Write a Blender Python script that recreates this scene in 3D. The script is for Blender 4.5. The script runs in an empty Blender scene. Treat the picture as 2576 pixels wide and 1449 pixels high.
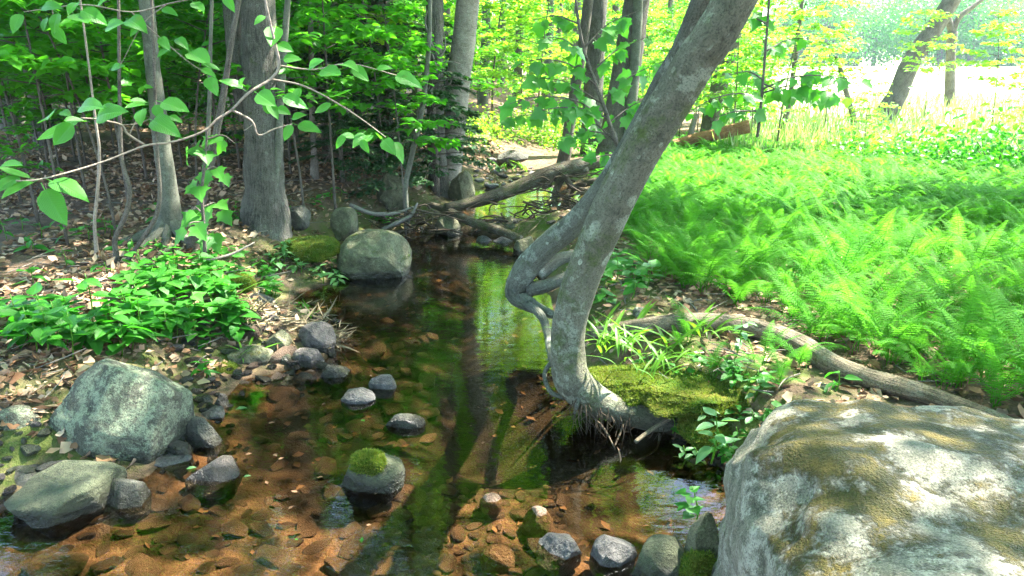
import bpy, bmesh, math, random
import numpy as np
from mathutils import Vector, Matrix, Euler, Quaternion

random.seed(7); RNG = np.random.default_rng(7)
scene = bpy.context.scene
COL = scene.collection

# ------------------------------------------------------------------ camera, sky, sun, exposure
CAM_H, PITCH, FT = 1.6, math.radians(17.0), 1861.0        # FT: focal length in pixels of a 2576 px wide picture
cd = bpy.data.cameras.new('camera'); cam = bpy.data.objects.new('camera', cd); COL.objects.link(cam)
cam.location = (0, 0, CAM_H); cam.rotation_euler = (math.radians(90) - PITCH, 0, 0)
cd.sensor_width = 36; cd.lens = 36 * FT / 2576; cd.clip_start = 0.05; cd.clip_end = 3000
scene.camera = cam
SUN_EL, SUN_AZ = math.radians(56), math.radians(62)       # azimuth measured from +Y (view direction) towards +X (right)
SD = Vector((math.sin(SUN_AZ) * math.cos(SUN_EL), math.cos(SUN_AZ) * math.cos(SUN_EL), math.sin(SUN_EL)))
world = bpy.data.worlds.new('World'); scene.world = world; world.use_nodes = True
wn = world.node_tree; wbg = wn.nodes['Background']
sky = wn.nodes.new('ShaderNodeTexSky'); sky.sky_type = 'NISHITA'; sky.sun_disc = False
sky.sun_elevation = SUN_EL; sky.sun_rotation = SUN_AZ; sky.air_density = 1.0; sky.dust_density = 1.2; sky.ozone_density = 1.0
wn.links.new(sky.outputs[0], wbg.inputs[0]); wbg.inputs[1].default_value = 0.15
sl = bpy.data.lights.new('sun', 'SUN'); sl.energy = 5.0; sl.angle = math.radians(0.55); sl.color = (1.0, 0.95, 0.86)
so = bpy.data.objects.new('sun', sl); COL.objects.link(so); so.location = (20, 10, 30)
so.rotation_euler = SD.to_track_quat('Z', 'Y').to_euler()
scene.view_settings.view_transform = 'Standard'; scene.view_settings.look = 'None'
scene.view_settings.exposure = 3.35; scene.view_settings.gamma = 1.0
scene.render.engine = 'CYCLES'
cy = scene.cycles
cy.use_denoising = True
try: cy.denoiser = 'OPENIMAGEDENOISE'
except Exception: pass
cy.denoising_prefilter = 'NONE'
cy.max_bounces = 9; cy.diffuse_bounces = 5; cy.glossy_bounces = 3; cy.transmission_bounces = 5; cy.transparent_max_bounces = 12
cy.caustics_reflective = False; cy.caustics_refractive = False; cy.sample_clamp_indirect = 6.0
cy.volume_bounces = 0
cy.use_adaptive_sampling = True; cy.adaptive_threshold = 0.015

# ------------------------------------------------------------------ photo pixel -> place (u, v in a 2576 x 1449 picture)
SP, CP = math.sin(PITCH), math.cos(PITCH)
def ray(u, v):
    x = (u - 1288) / FT; w = -(v - 724.5) / FT
    return np.array([x, CP + w * SP, -SP + w * CP])
def at_z(u, v, z):
    d = ray(u, v); t = (z - CAM_H) / d[2]
    return np.array([d[0] * t, d[1] * t, z])
def at_y(u, v, y):
    d = ray(u, v); t = y / d[1]
    return np.array([d[0] * t, y, CAM_H + d[2] * t])
def depth(p): return p[1] * CP + (CAM_H - p[2]) * SP
def to_uv(p):
    dp = depth(p)
    return 1288 + FT * p[0] / dp, 724.5 - FT * (p[1] * SP + (p[2] - CAM_H) * CP) / dp

# ------------------------------------------------------------------ numpy noise
def _hash(i, j, k, s):
    h = (i * 374761393 + j * 668265263 + k * 1440662683 + s * 982451653) & 0xffffffff
    h = ((h ^ (h >> 13)) * 1274126177) & 0xffffffff
    h = ((h ^ (h >> 16)) * 2246822519) & 0xffffffff
    return ((h ^ (h >> 15)) & 0xffffff) / float(0xffffff)
def vnoise(P, s=0):
    P = np.asarray(P, float); i = np.floor(P).astype(np.int64); f = P - i; u = f * f * (3 - 2 * f)
    r = 0
    for a in (0, 1):
        wa = u[..., 0] if a else 1 - u[..., 0]
        for b in (0, 1):
            wb = u[..., 1] if b else 1 - u[..., 1]
            for c in (0, 1):
                wc = u[..., 2] if c else 1 - u[..., 2]
                r = r + wa * wb * wc * _hash(i[..., 0] + a, i[..., 1] + b, i[..., 2] + c, s)
    return r * 2 - 1
def fbm(P, s=0, o=4):
    r, a, t = 0, 1.0, 0.0
    P = np.asarray(P, float)
    for k in range(o):
        r = r + a * vnoise(P, s + 17 * k); t += a; a *= .5; P = P * 2.03 + 11.7
    return r / t
def sstep(a, b, x):
    t = np.clip((x - a) / (b - a), 0, 1); return t * t * (3 - 2 * t)

# ------------------------------------------------------------------ objects
def tag(o, label=None, cat=None, group=None, kind=None):
    if label: o['label'] = label
    if cat: o['category'] = cat
    if group: o['group'] = group
    if kind: o['kind'] = kind
    return o
def link(name, data, parent=None, M=None):
    o = bpy.data.objects.new(name, data); COL.objects.link(o)
    if parent is not None: o.parent = parent
    if M is not None: o.matrix_local = M
    return o
def empty(name, loc, label=None, cat=None, group=None):
    o = link(name, None); o.location = [float(c) for c in loc]; o.empty_display_size = .1
    return tag(o, label, cat, group)
def mesh(name, V, F, mat, smooth=True, attr=None, mats=None):
    V = np.asarray(V, np.float32); me = bpy.data.meshes.new(name)
    F = np.asarray(F, np.int32); n, k = F.shape
    me.vertices.add(len(V)); me.vertices.foreach_set('co', V.ravel())
    me.loops.add(n * k); me.loops.foreach_set('vertex_index', F.ravel())
    me.polygons.add(n); me.polygons.foreach_set('loop_start', np.arange(0, n * k, k, dtype=np.int32))
    try: me.polygons.foreach_set('loop_total', np.full(n, k, np.int32))
    except Exception: pass
    if smooth: me.polygons.foreach_set('use_smooth', np.ones(n, bool))
    if attr:
        for an, (tp, arr) in attr.items():
            a = me.attributes.new(an, tp, 'POINT')
            a.data.foreach_set('color' if tp == 'FLOAT_COLOR' else 'vector' if tp == 'FLOAT_VECTOR' else 'value', np.asarray(arr, np.float32).ravel())
    me.update(calc_edges=True)
    if mat is not None: me.materials.append(mat)
    return me
def cat_parts(parts):
    Vs, Fs, n = [], [], 0
    for V, F in parts:
        Vs.append(np.asarray(V, float)); Fs.append(np.asarray(F, int) + n); n += len(V)
    return np.concatenate(Vs), np.concatenate(Fs)
def frames(N):
    """local->world bases (n,3,3) from forward vectors + random roll-free side"""
    N = N / np.linalg.norm(N, axis=1, keepdims=True)
    up = np.tile([0, 0, 1.0], (len(N), 1)); bad = np.abs(N[:, 2]) > .95; up[bad] = [1, 0, 0]
    X = np.cross(N, up); X /= np.linalg.norm(X, axis=1, keepdims=True)
    Z = np.cross(X, N)
    return X, N, Z
def scatter(tmpl, pos, fwd, size, roll=0.0, width=1.0):
    """copies of a template (long axis +Y, face normal +Z) at pos, pointing along fwd"""
    TV, TF = tmpl; n, m = len(pos), len(TV)
    X, Y, Z = frames(np.asarray(fwd, float))
    if np.ndim(roll) or roll:
        r = np.broadcast_to(roll, (n,)); c, s = np.cos(r)[:, None], np.sin(r)[:, None]
        X, Z = X * c + Z * s, Z * c - X * s
    S = np.broadcast_to(np.asarray(size, float), (n,))[:, None, None]
    W = np.broadcast_to(np.asarray(width, float), (n,))[:, None, None]
    V = pos[:, None, :] + S * (TV[None, :, 0:1] * W * X[:, None, :] + TV[None, :, 1:2] * Y[:, None, :] + TV[None, :, 2:3] * Z[:, None, :])
    F = TF[None] + (np.arange(n) * m)[:, None, None]
    return V.reshape(-1, 3), F.reshape(-1, TF.shape[1])

def tube(P, R, sides=10, sub=0, rough=0.0, furrow=0.0, seed=0, cap=True, fscale=(9, 9, 1.4)):
    """swept limb through points P with radii R; returns V, F(quads), bark coordinate"""
    P = np.asarray(P, float); R = np.asarray(R, float)
    if sub:
        n = len(P); t = np.linspace(0, n - 1, (n - 1) * sub + 1)
        Q = np.concatenate([[2 * P[0] - P[1]], P, [2 * P[-1] - P[-2]]]); i = np.minimum(t.astype(int), n - 2); f = (t - i)[:, None]
        p0, p1, p2, p3 = Q[i], Q[i + 1], Q[i + 2], Q[i + 3]
        P = .5 * (2 * p1 + (p2 - p0) * f + (2 * p0 - 5 * p1 + 4 * p2 - p3) * f ** 2 + (3 * p1 - p0 - 3 * p2 + p3) * f ** 3)
        R = np.interp(t, np.arange(n), R)
    n = len(P); T = np.gradient(P, axis=0); T /= np.linalg.norm(T, axis=1, keepdims=True) + 1e-9
    a = np.array([1.0, 0, 0]) if abs(T[0][0]) < .8 else np.array([0, 0, 1.0])
    X = np.zeros_like(P); x = np.cross(np.cross(T[0], a), T[0])
    for k in range(n):
        x = x - T[k] * x.dot(T[k]); x /= np.linalg.norm(x) + 1e-9; X[k] = x
    Y = np.cross(T, X)
    s = np.concatenate([[0], np.cumsum(np.linalg.norm(np.diff(P, axis=0), axis=1))])
    th = np.linspace(0, 2 * np.pi, sides, endpoint=False); C, S = np.cos(th), np.sin(th)
    bk = np.stack([C[None] * R[:, None], S[None] * R[:, None], np.broadcast_to(s[:, None], (n, sides))], -1)
    rr = np.broadcast_to(R[:, None], (n, sides)).copy()
    if rough: rr *= 1 + rough * fbm(bk / max(R.mean(), .004) * .9 * np.array([1, 1, .5]) + seed * 3.1, seed, 3)
    if furrow:
        q = bk * np.array(fscale) / max(R.mean(), .01) * .35
        w = fbm(q + fbm(q * .6, seed + 5, 2)[..., None] * .5, seed, 3); rr += furrow * (np.abs(w) * 2.2 - .5) * R[:, None] * .5
    V = P[:, None] + rr[..., None] * (C[None, :, None] * X[:, None] + S[None, :, None] * Y[:, None])
    V = V.reshape(-1, 3); bk = bk.reshape(-1, 3)
    j = np.arange(sides); j2 = (j + 1) % sides
    F = np.stack([np.stack([k * sides + j, k * sides + j2, (k + 1) * sides + j2, (k + 1) * sides + j], 1) for k in range(n - 1)]).reshape(-1, 4)
    if cap:
        c0, c1 = len(V), len(V) + 1
        V = np.concatenate([V, [P[0], P[-1]]]); bk = np.concatenate([bk, [[0, 0, s[0]], [0, 0, s[-1]]]])
        e = (n - 1) * sides
        F = np.concatenate([F, np.stack([j2, j, np.full(sides, c0), np.full(sides, c0)], 1), np.stack([e + j, e + j2, np.full(sides, c1), np.full(sides, c1)], 1)])
    return V, F, bk
def fixquad(F):
    return F
def tubes_mesh(name, lst, mat):
    """several swept limbs that belong to one part"""
    Vs, Fs, Bs, n = [], [], [], 0
    for V, F, B in lst:
        Vs.append(V); Fs.append(F + n); Bs.append(B); n += len(V)
    V, F, B = np.concatenate(Vs), np.concatenate(Fs), np.concatenate(Bs)
    T = np.concatenate([F[:, [0, 1, 2]], F[:, [0, 2, 3]]]); T = T[(T[:, 0] != T[:, 2]) & (T[:, 1] != T[:, 2])]
    return mesh(name, V, T, mat, attr={'bk': ('FLOAT_VECTOR', B)})

# ------------------------------------------------------------------ materials
class NT:
    def __init__(s, name):
        s.m = bpy.data.materials.new(name); s.m.use_nodes = True; s.t = s.m.node_tree; s.t.nodes.clear()
        s.out = s.n('ShaderNodeOutputMaterial')
    def n(s, ty, **kw):
        o = s.t.nodes.new(ty)
        for k, v in kw.items(): setattr(o, k, v)
        return o
    def set(s, sock, v):
        if isinstance(v, bpy.types.NodeSocket): s.t.links.new(v, sock)
        else:
            if hasattr(sock.default_value, '__len__') and len(sock.default_value) == 4 and len(v) == 3: v = (*v, 1)
            sock.default_value = v
    def coord(s, kind='Object', scale=(1, 1, 1), attr=None):
        if attr: c = s.n('ShaderNodeAttribute', attribute_name=attr).outputs['Vector']
        elif kind == 'Position': c = s.n('ShaderNodeNewGeometry').outputs['Position']
        else: c = s.n('ShaderNodeTexCoord').outputs[kind]
        mp = s.n('ShaderNodeMapping'); s.set(mp.inputs[0], c); mp.inputs['Scale'].default_value = scale
        return mp.outputs[0]
    def noise(s, vec, scale, detail=4, rough=.55, dist=0.0):
        o = s.n('ShaderNodeTexNoise'); s.set(o.inputs['Vector'], vec); o.inputs['Scale'].default_value = scale
        o.inputs['Detail'].default_value = detail; o.inputs['Roughness'].default_value = rough; o.inputs['Distortion'].default_value = dist
        return o.outputs['Fac']
    def voro(s, vec, scale, feature='F1', out='Distance'):
        o = s.n('ShaderNodeTexVoronoi', feature=feature); s.set(o.inputs['Vector'], vec); o.inputs['Scale'].default_value = scale
        return o.outputs[out]
    def ramp(s, fac, *stops):
        o = s.n('ShaderNodeValToRGB'); s.set(o.inputs[0], fac); e = o.color_ramp.elements
        while len(e) < len(stops): e.new(.5)
        for k, (p, c) in enumerate(stops):
            e[k].position = p; e[k].color = (c, c, c, 1) if not hasattr(c, '__len__') else (*c[:3], 1)
        return o.outputs[0]
    def mix(s, fac, a, b, mode='MIX'):
        o = s.n('ShaderNodeMix', data_type='RGBA', blend_type=mode)
        s.set(o.inputs[0], fac); s.set(o.inputs[6], a); s.set(o.inputs[7], b); return o.outputs[2]
    def math(s, op, a, b=0.0, c=None):
        o = s.n('ShaderNodeMath', operation=op); s.set(o.inputs[0], a); s.set(o.inputs[1], b)
        if c is not None: s.set(o.inputs[2], c)
        return o.outputs[0]
    def bump(s, h, strength=.5, dist=.02):
        o = s.n('ShaderNodeBump'); s.set(o.inputs['Height'], h); o.inputs['Strength'].default_value = strength; o.inputs['Distance'].default_value = dist
        return o.outputs[0]
    def pbr(s, col, rough=.8, normal=None, spec=.3):
        o = s.n('ShaderNodeBsdfPrincipled'); s.set(o.inputs['Base Color'], col); s.set(o.inputs['Roughness'], rough)
        o.inputs['Specular IOR Level'].default_value = spec
        if normal is not None: s.set(o.inputs['Normal'], normal)
        return o.outputs[0]
    def done(s, sh):
        s.t.links.new(sh, s.out.inputs['Surface']); return s.m

def leaf_mat(name, c1, c2, tr, trf=.45, rough=.42, veins=False, spec=.3, drift=False):
    n = NT(name); g = n.n('ShaderNodeNewGeometry'); r = g.outputs['Random Per Island']
    if veins:
        oi = n.n('ShaderNodeObjectInfo'); r = oi.outputs['Random']
    col = n.mix(r, c1, c2)
    if drift:
        dn = n.ramp(n.noise(n.coord('Position'), 2.6, 4, .6), (.36, 0.0), (.64, 1.0)); col = n.mix(dn, tuple(c * .62 for c in c1), col); col = n.mix(n.ramp(n.noise(n.coord('Position'), 1.1, 3), (.5, 0.0), (.66, .7)), col, (.10, .33, .04))
    nor = None
    tcol = n.mix(r, tr, tuple(c * .72 for c in tr))
    if veins:
        sp = n.n('ShaderNodeSeparateXYZ'); n.set(sp.inputs[0], n.coord('Object'))
        ax = n.math('ABSOLUTE', sp.outputs[0])
        ph = n.math('SUBTRACT', n.math('MULTIPLY', sp.outputs[1], 58.0), n.math('MULTIPLY', ax, 46.0))
        w = n.math('POWER', n.math('ABSOLUTE', n.math('SINE', ph)), .35)
        mid = n.math('MINIMUM', n.math('MULTIPLY', ax, 28.0), 1.0)
        v = n.math('MULTIPLY', w, n.math('POWER', mid, .4))
        col = n.mix(n.math('MULTIPLY', n.math('SUBTRACT', 1.0, v), .6), col, tuple(min(1, c * 1.9 + .02) for c in c2))
        tcol = n.mix(n.math('MULTIPLY', n.math('SUBTRACT', 1.0, v), .4), tcol, tuple(c * .55 for c in tr))
        bl = n.ramp(n.noise(n.coord('Position'), 55, 4, .7), (.62, 0.0), (.68, .7)); col = n.mix(bl, col, (.12, .13, .03))
        col = n.mix(n.ramp(n.noise(n.coord('Position'), 9, 2), (.35, .45), (.6, 0.0)), col, tuple(c * .5 for c in c1))
        nor = n.bump(v, .35, .003)
    a = n.pbr(col, rough, nor, spec)
    t = n.n('ShaderNodeBsdfTranslucent'); n.set(t.inputs[0], tcol)
    m = n.n('ShaderNodeMixShader'); m.inputs[0].default_value = trf
    n.t.links.new(a, m.inputs[1]); n.t.links.new(t.outputs[0], m.inputs[2])
    return n.done(m.outputs[0])

def rock_mat(name, base=(.17, .18, .165), dark=(.07, .075, .07), lichen=(.38, .44, .34), la=.5, moss=0.0, mcol=(.09, .12, .015), mcol2=(.05, .13, .01), rough=.82, scale=1.0, wetz=.05, brown=0.0):
    n = NT(name); P = n.coord('Object'); W = n.coord('Position')
    big = n.noise(P, 3.2 * scale, 5, .6); fine = n.noise(P, 38 * scale, 5, .7); mid = n.noise(P, 12 * scale, 8, .68)
    col = n.mix(n.ramp(mid, (.38, 0.0), (.62, 1.0)), dark, base)
    col = n.mix(n.ramp(big, (.4, 0.0), (.66, .65)), col, tuple(c * 1.35 for c in base))
    if la:
        lm = n.math('MULTIPLY', n.ramp(n.noise(P, 7 * scale, 8, .75), (.61 - .2 * la, 0.0), (.645 - .2 * la, 1.0)), n.ramp(fine, (.40, .15), (.52, 1.0)))
        col = n.mix(n.math('MULTIPLY', lm, min(1, la + .25)), col, lichen)
    gr = n.noise(P, 150 * scale, 3, .7); col = n.mix(n.ramp(gr, (.34, .75), (.5, 0.0)), col, tuple(c * .3 for c in dark)); col = n.mix(n.ramp(gr, (.52, 0.0), (.68, .55)), col, tuple(min(1, c * 1.5) for c in base))
    sp = n.voro(P, 55 * scale); col = n.mix(n.math('MULTIPLY', n.ramp(sp, (.06, 1.0), (.17, 0.0)), n.ramp(mid, (.45, 0.0), (.6, .85))), col, (.02, .022, .018))
    h = n.math('ADD', n.math('MULTIPLY', fine, .35), n.math('ADD', n.math('MULTIPLY', mid, .8), big))
    nor = n.bump(h, 1.0, .045)
    ro = rough
    if brown: col = n.mix(brown, col, (.2, .095, .035))
    if moss:
        g = n.n('ShaderNodeNewGeometry'); sx = n.n('ShaderNodeSeparateXYZ'); n.set(sx.inputs[0], g.outputs['Normal'])
        mm = n.math('ADD', n.noise(P, 3.6 * scale, 8, .72), n.math('MULTIPLY', sx.outputs[2], .16))
        mk = n.ramp(mm, (.78 - .3 * moss, 0.0), (.84 - .3 * moss, 1.0))
        mc = n.mix(n.noise(P, 60 * scale, 3), mcol, mcol2)
        mc = n.mix(n.ramp(n.noise(P, 9 * scale, 3), (.45, 0.0), (.65, .8)), mc, (.16, .115, .02))
        col = n.mix(mk, col, mc)
        nor = n.bump(n.math('ADD', h, n.math('MULTIPLY', mk, n.math('ADD', .5, n.math('MULTIPLY', n.noise(P, 110 * scale, 2), 1.4)))), .8, .03)
    if wetz is not None:
        s2 = n.n('ShaderNodeSeparateXYZ'); n.set(s2.inputs[0], W)
        wz = n.math('ADD', s2.outputs[2], n.math('MULTIPLY', n.math('SUBTRACT', n.noise(W, 14, 3), .5), .06))
        wet = n.ramp(n.math('MULTIPLY', wz, 8.0), (wetz * 8 - .12 if wetz * 8 > .12 else 0.0, 1.0), (wetz * 8 + .14, 0.0))
        col = n.mix(n.math('MULTIPLY', wet, .8), col, (.022, .02, .014)); ro = n.ramp(wet, (0, rough), (1, .22))
    return n.done(n.pbr(col, ro, nor, .35))

def bark_mat(name, c1, c2, stretch=(9, 9, 1.2), k=2.0, bump=.7, spots=0.0, moss=0.0, spotcol=(.42, .47, .38), rough=.85, lent=0.0):
    n = NT(name); B = n.coord(attr='bk', scale=stretch); I = n.coord(attr='bk')
    a = n.noise(B, k * 3, 6, .65, .6); b = n.noise(I, 5, 4, .6)
    col = n.mix(n.ramp(a, (.33, 0.0), (.65, 1.0)), c1, c2)
    col = n.mix(n.ramp(b, (.38, 0.0), (.66, .6)), col, tuple(min(1, c * 1.45) for c in c2))
    if lent:
        L = n.coord(attr='bk', scale=(4, 4, 60)); l = n.ramp(n.noise(L, 2.2, 3), (.6, 0.0), (.66, 1.0))
        col = n.mix(n.math('MULTIPLY', l, lent), col, (.05, .04, .035))
    if spots:
        for sc_, th, sh in ((19, .22, .0), (8, .22, .3)):
            v = n.voro(n.coord(attr='bk', scale=(1, 1, .8)), sc_); w = n.noise(I, sc_ * 2.5, 4, .7)
            msk = n.math('MULTIPLY', n.ramp(n.math('ADD', v, n.math('MULTIPLY', n.math('SUBTRACT', w, .5), .28)), (th - .025, 1.0), (th + .015, 0.0)), n.ramp(n.noise(I, sc_ * .35, 4, .6), (.5, 0.0), (.62, 1.0)))
            col = n.mix(n.math('MULTIPLY', msk, spots), col, spotcol)
        col = n.mix(n.math('MULTIPLY', n.ramp(n.noise(I, 6, 10, .76), (.53, 0.0), (.57, .7)), spots), col, tuple(c * .8 for c in spotcol))
    if moss:
        col = n.mix(n.ramp(n.noise(I, 4.5, 6, .75, .3), (.62 - .25 * moss, 0.0), (.72 - .2 * moss, .85)), col, (.05, .075, .012))
    col = n.mix(n.ramp(n.noise(I, 130, 4, .7), (.38, .6), (.5, 0.0)), col, tuple(c * .45 for c in c1))
    nor = n.bump(n.math('ADD', a, n.math('MULTIPLY', n.noise(I, 60, 5, .7), .6)), bump, .025)
    return n.done(n.pbr(col, rough, nor, .2))

def plain_mat(name, c1, c2, scale=20, rough=.85, bump=.4, kind='Object', island=False):
    n = NT(name); P = n.coord(kind)
    f = n.ramp(n.noise(P, scale, 4, .65), (.3, 0.0), (.7, 1.0))
    if island: f = n.math('ADD', n.math('MULTIPLY', f, .4), n.math('MULTIPLY', n.n('ShaderNodeNewGeometry').outputs['Random Per Island'], .6))
    return n.done(n.pbr(n.mix(f, c1, c2), rough, n.bump(n.noise(P, scale * 3, 4), bump, .01), .25))

M = {}
M['leaf_dark'] = leaf_mat('leaf_dark', (.025, .14, .012), (.045, .20, .014), (.09, .52, .012), .52)
M['leaf_mid'] = leaf_mat('leaf_mid', (.035, .17, .014), (.06, .24, .016), (.14, .58, .015), .52)
M['leaf_lime'] = leaf_mat('leaf_lime', (.08, .23, .02), (.13, .30, .025), (.36, .68, .03), .58)
M['leaf_big'] = leaf_mat('leaf_big', (.022, .13, .012), (.075, .25, .035), (.13, .55, .02), .45, .4, True, .45)
M['leaf_herb'] = leaf_mat('leaf_herb', (.018, .12, .010), (.04, .19, .014), (.06, .40, .012), .4, .45, True, .35)
M['leaf_pale'] = leaf_mat('leaf_pale', (.06, .18, .06), (.10, .24, .08), (.2, .46, .06), .4, .4, True, .5)
M['fern'] = leaf_mat('fern', (.055, .21, .016), (.11, .30, .028), (.16, .54, .03), .5, .65, spec=.1, drift=True)
M['hemlock'] = leaf_mat('hemlock', (.018, .055, .02), (.04, .095, .03), (.05, .16, .02), .25, .5)
M['grass'] = leaf_mat('grass', (.04, .15, .012), (.10, .22, .02), (.2, .45, .02), .45)
M['field_grass'] = leaf_mat('field_grass', (.16, .28, .06), (.30, .36, .14), (.35, .5, .1), .4)
M['litter'] = (lambda n: n.done(n.pbr(n.mix(n.math('MULTIPLY', n.noise(n.coord(), 30, 3), .5), n.ramp(n.n('ShaderNodeNewGeometry').outputs['Random Per Island'], (0, (.13, .062, .028)), (.35, (.26, .15, .078)), (.65, (.38, .25, .15)), (1, (.50, .37, .25))), (.09, .05, .03)), .75, None, .25)))(NT('litter'))
M['sunk'] = plain_mat('sunken_leaf', (.05, .028, .014), (.17, .095, .05), 20, .8, .2, island=True)
M['beech'] = bark_mat('beech', (.045, .044, .028), (.115, .112, .078), (5, 5, 3), 3, .6, .8, .42, (.31, .335, .245))
M['beech_young'] = bark_mat('beech_young', (.05, .052, .038), (.105, .107, .08), (3, 3, 1.5), 2, .3, .4, .12, (.26, .28, .22))
M['root_bark'] = bark_mat('root_bark', (.038, .04, .03), (.11, .114, .088), (14, 14, 1.4), 2, .7, .5, .25)
M['furrowed'] = bark_mat('furrowed', (.022, .02, .016), (.125, .117, .095), (10, 10, 1.3), 2.4, 1.0, .25, .12, (.25, .27, .21))
M['dark_bark'] = bark_mat('dark_bark', (.045, .038, .03), (.15, .13, .105), (12, 12, 1.6), 2.2, 1.0, 0, .15)
M['birch'] = bark_mat('birch', (.13, .11, .085), (.27, .235, .19), (4, 4, 5), 2.0, .5, .2, 0, lent=.6)
M['twig'] = bark_mat('twig', (.14, .11, .085), (.27, .22, .175), (20, 20, 3), 2, .3)
M['dead_twig'] = bark_mat('dead_twig', (.09, .078, .062), (.19, .17, .145), (20, 20, 3), 2, .3)
M['log'] = bark_mat('log', (.045, .036, .022), (.20, .165, .11), (16, 16, .9), 2.5, .9, .25, .2)
M['log_dark'] = bark_mat('log_dark', (.025, .02, .013), (.095, .078, .05), (16, 16, .9), 2.5, .9, .2, .45)
M['red_wood'] = bark_mat('red_wood', (.15, .07, .03), (.30, .15, .07), (14, 14, .9), 2.5, .9)
M['rootlet'] = bark_mat('rootlet', (.025, .019, .013), (.075, .056, .036), (20, 20, 3), 2, .4)
M['thatch'] = plain_mat('thatch', (.10, .075, .04), (.27, .215, .13), 25, .9, .3, island=True)
M['rock_pale'] = rock_mat('rock_pale', (.10, .10, .07), (.036, .038, .026), (.23, .265, .17), .72, 0, scale=1.3)
M['rock_big'] = rock_mat('rock_big', (.205, .185, .135), (.06, .06, .038), (.37, .345, .27), .5, .50, (.075, .055, .008), (.03, .038, .006), scale=1.4, wetz=None)
M['rock_moss'] = rock_mat('rock_moss', (.105, .10, .055), (.045, .045, .024), (.18, .19, .11), .45, .3, scale=1.6)
M['rock_grey'] = rock_mat('rock_grey', (.09, .088, .068), (.036, .036, .028), (.15, .155, .12), .3, 0, scale=2.2)
M['rock_purple'] = rock_mat('rock_purple', (.16, .132, .118), (.062, .054, .048), (.2, .18, .16), .25, 0, scale=2.4)
M['rock_green'] = rock_mat('rock_green', (.085, .094, .052), (.042, .048, .026), (.125, .14, .08), .3, 0, scale=2.2)
M['rock_wet'] = rock_mat('rock_wet', (.11, .105, .10), (.04, .04, .038), (.15, .15, .15), .2, 0, rough=.36, scale=2.6, wetz=None)
M['stone_tan'] = rock_mat('stone_tan', (.22, .145, .095), (.11, .068, .042), (.26, .185, .13), .2, 0, rough=.6, scale=3, wetz=None)
M['stone_brown'] = rock_mat('stone_brown', (.13, .085, .055), (.05, .032, .02), (.19, .13, .085), .2, 0, rough=.6, scale=3, wetz=None)
M['stone_pale'] = rock_mat('stone_pale', (.40, .36, .34), (.24, .21, .20), (.42, .40, .38), .2, 0, rough=.7, scale=3, wetz=None)
M['moss'] = (lambda n: n.done(n.pbr(n.mix(n.ramp(n.noise(n.coord('Position'), 7, 5, .7), (.4, 0.0), (.65, 1.0)), n.mix(n.noise(n.coord('Position'), 80, 3), (.025, .06, .006), (.06, .125, .010)), n.mix(n.noise(n.coord('Position'), 60, 3), (.14, .12, .02), (.085, .10, .014))), .95, n.bump(n.math('ADD', n.noise(n.coord('Position'), 140, 3), n.math('MULTIPLY', n.noise(n.coord('Position'), 30, 4), 1.5)), 1.0, .03), .1)))(NT('moss'))
M['moss_tuft'] = leaf_mat('moss_tuft', (.05, .12, .008), (.19, .19, .025), (.2, .3, .015), .3, .7)
def ground_mat():
    n = NT('forest_ground'); P = n.coord('Position'); at = n.n('ShaderNodeAttribute', attribute_name='zone')
    s = n.n('ShaderNodeSeparateColor'); n.set(s.inputs[0], at.outputs['Color'])
    a = n.noise(P, 22, 6, .7); b = n.noise(P, 3, 4, .6)
    soil = n.mix(n.ramp(a, (.3, 0.0), (.7, 1.0)), (.045, .03, .018), (.16, .105, .065))
    soil = n.mix(n.ramp(b, (.45, 0.0), (.7, .5)), soil, (.2, .14, .095))
    bed = n.mix(n.ramp(n.noise(P, 14, 6, .7), (.35, 0.0), (.7, 1.0)), (.075, .042, .024), (.25, .155, .095))
    bed = n.mix(n.ramp(n.noise(P, 3.4, 5, .62), (.40, 0.0), (.54, .93)), bed, (.022, .017, .008))
    mossc = n.mix(n.noise(P, 60, 4), (.03, .065, .008), (.09, .13, .016))
    field = n.mix(n.noise(P, .6, 5), (.27, .36, .13), (.40, .44, .23))
    mm = n.math('MULTIPLY', s.outputs[1], n.ramp(n.noise(P, 5, 5, .7), (.38, 0.0), (.58, 1.0)))
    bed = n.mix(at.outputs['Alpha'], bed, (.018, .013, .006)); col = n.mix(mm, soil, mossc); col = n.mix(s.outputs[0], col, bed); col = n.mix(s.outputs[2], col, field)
    nor = n.bump(n.math('ADD', a, n.math('MULTIPLY', n.noise(P, 90, 3), .5)), .7, .03)
    return n.done(n.pbr(col, .9, nor, .2))
M['ground'] = ground_mat()
def water_mat(name, rip=1.0):
    n = NT(name); P = n.coord('Position')
    P2 = n.coord('Position', (2.2, 5.5, 1))
    h = n.math('ADD', n.math('MULTIPLY', n.noise(P2, 3.2, 2, .5, .6), 1.0), n.math('MULTIPLY', n.noise(P2, 11, 2, .5, .4), .22))
    nor = n.bump(h, .05 * rip, .03)
    fr = n.n('ShaderNodeFresnel'); fr.inputs[0].default_value = 1.35; n.set(fr.inputs['Normal'], nor)
    gl = n.n('ShaderNodeBsdfGlossy'); gl.inputs['Roughness'].default_value = .015; n.set(gl.inputs['Normal'], nor); gl.inputs[0].default_value = (1, 1, 1, 1)
    tr = n.n('ShaderNodeBsdfTransparent'); tr.inputs[0].default_value = (.74, .63, .48, 1)
    m = n.n('ShaderNodeMixShader'); n.set(m.inputs[0], n.math('MULTIPLY', fr.outputs[0], 1.15))
    n.t.links.new(tr.outputs[0], m.inputs[1]); n.t.links.new(gl.outputs[0], m.inputs[2])
    return n.done(m.outputs[0])
M['water'] = water_mat('stream_water')
n = NT('cascade'); M['cascade'] = n.done(n.pbr((.5, .55, .55), .12, n.bump(n.noise(n.coord('Position', (60, 60, 8)), 3, 3), .6, .01), .8))

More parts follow.
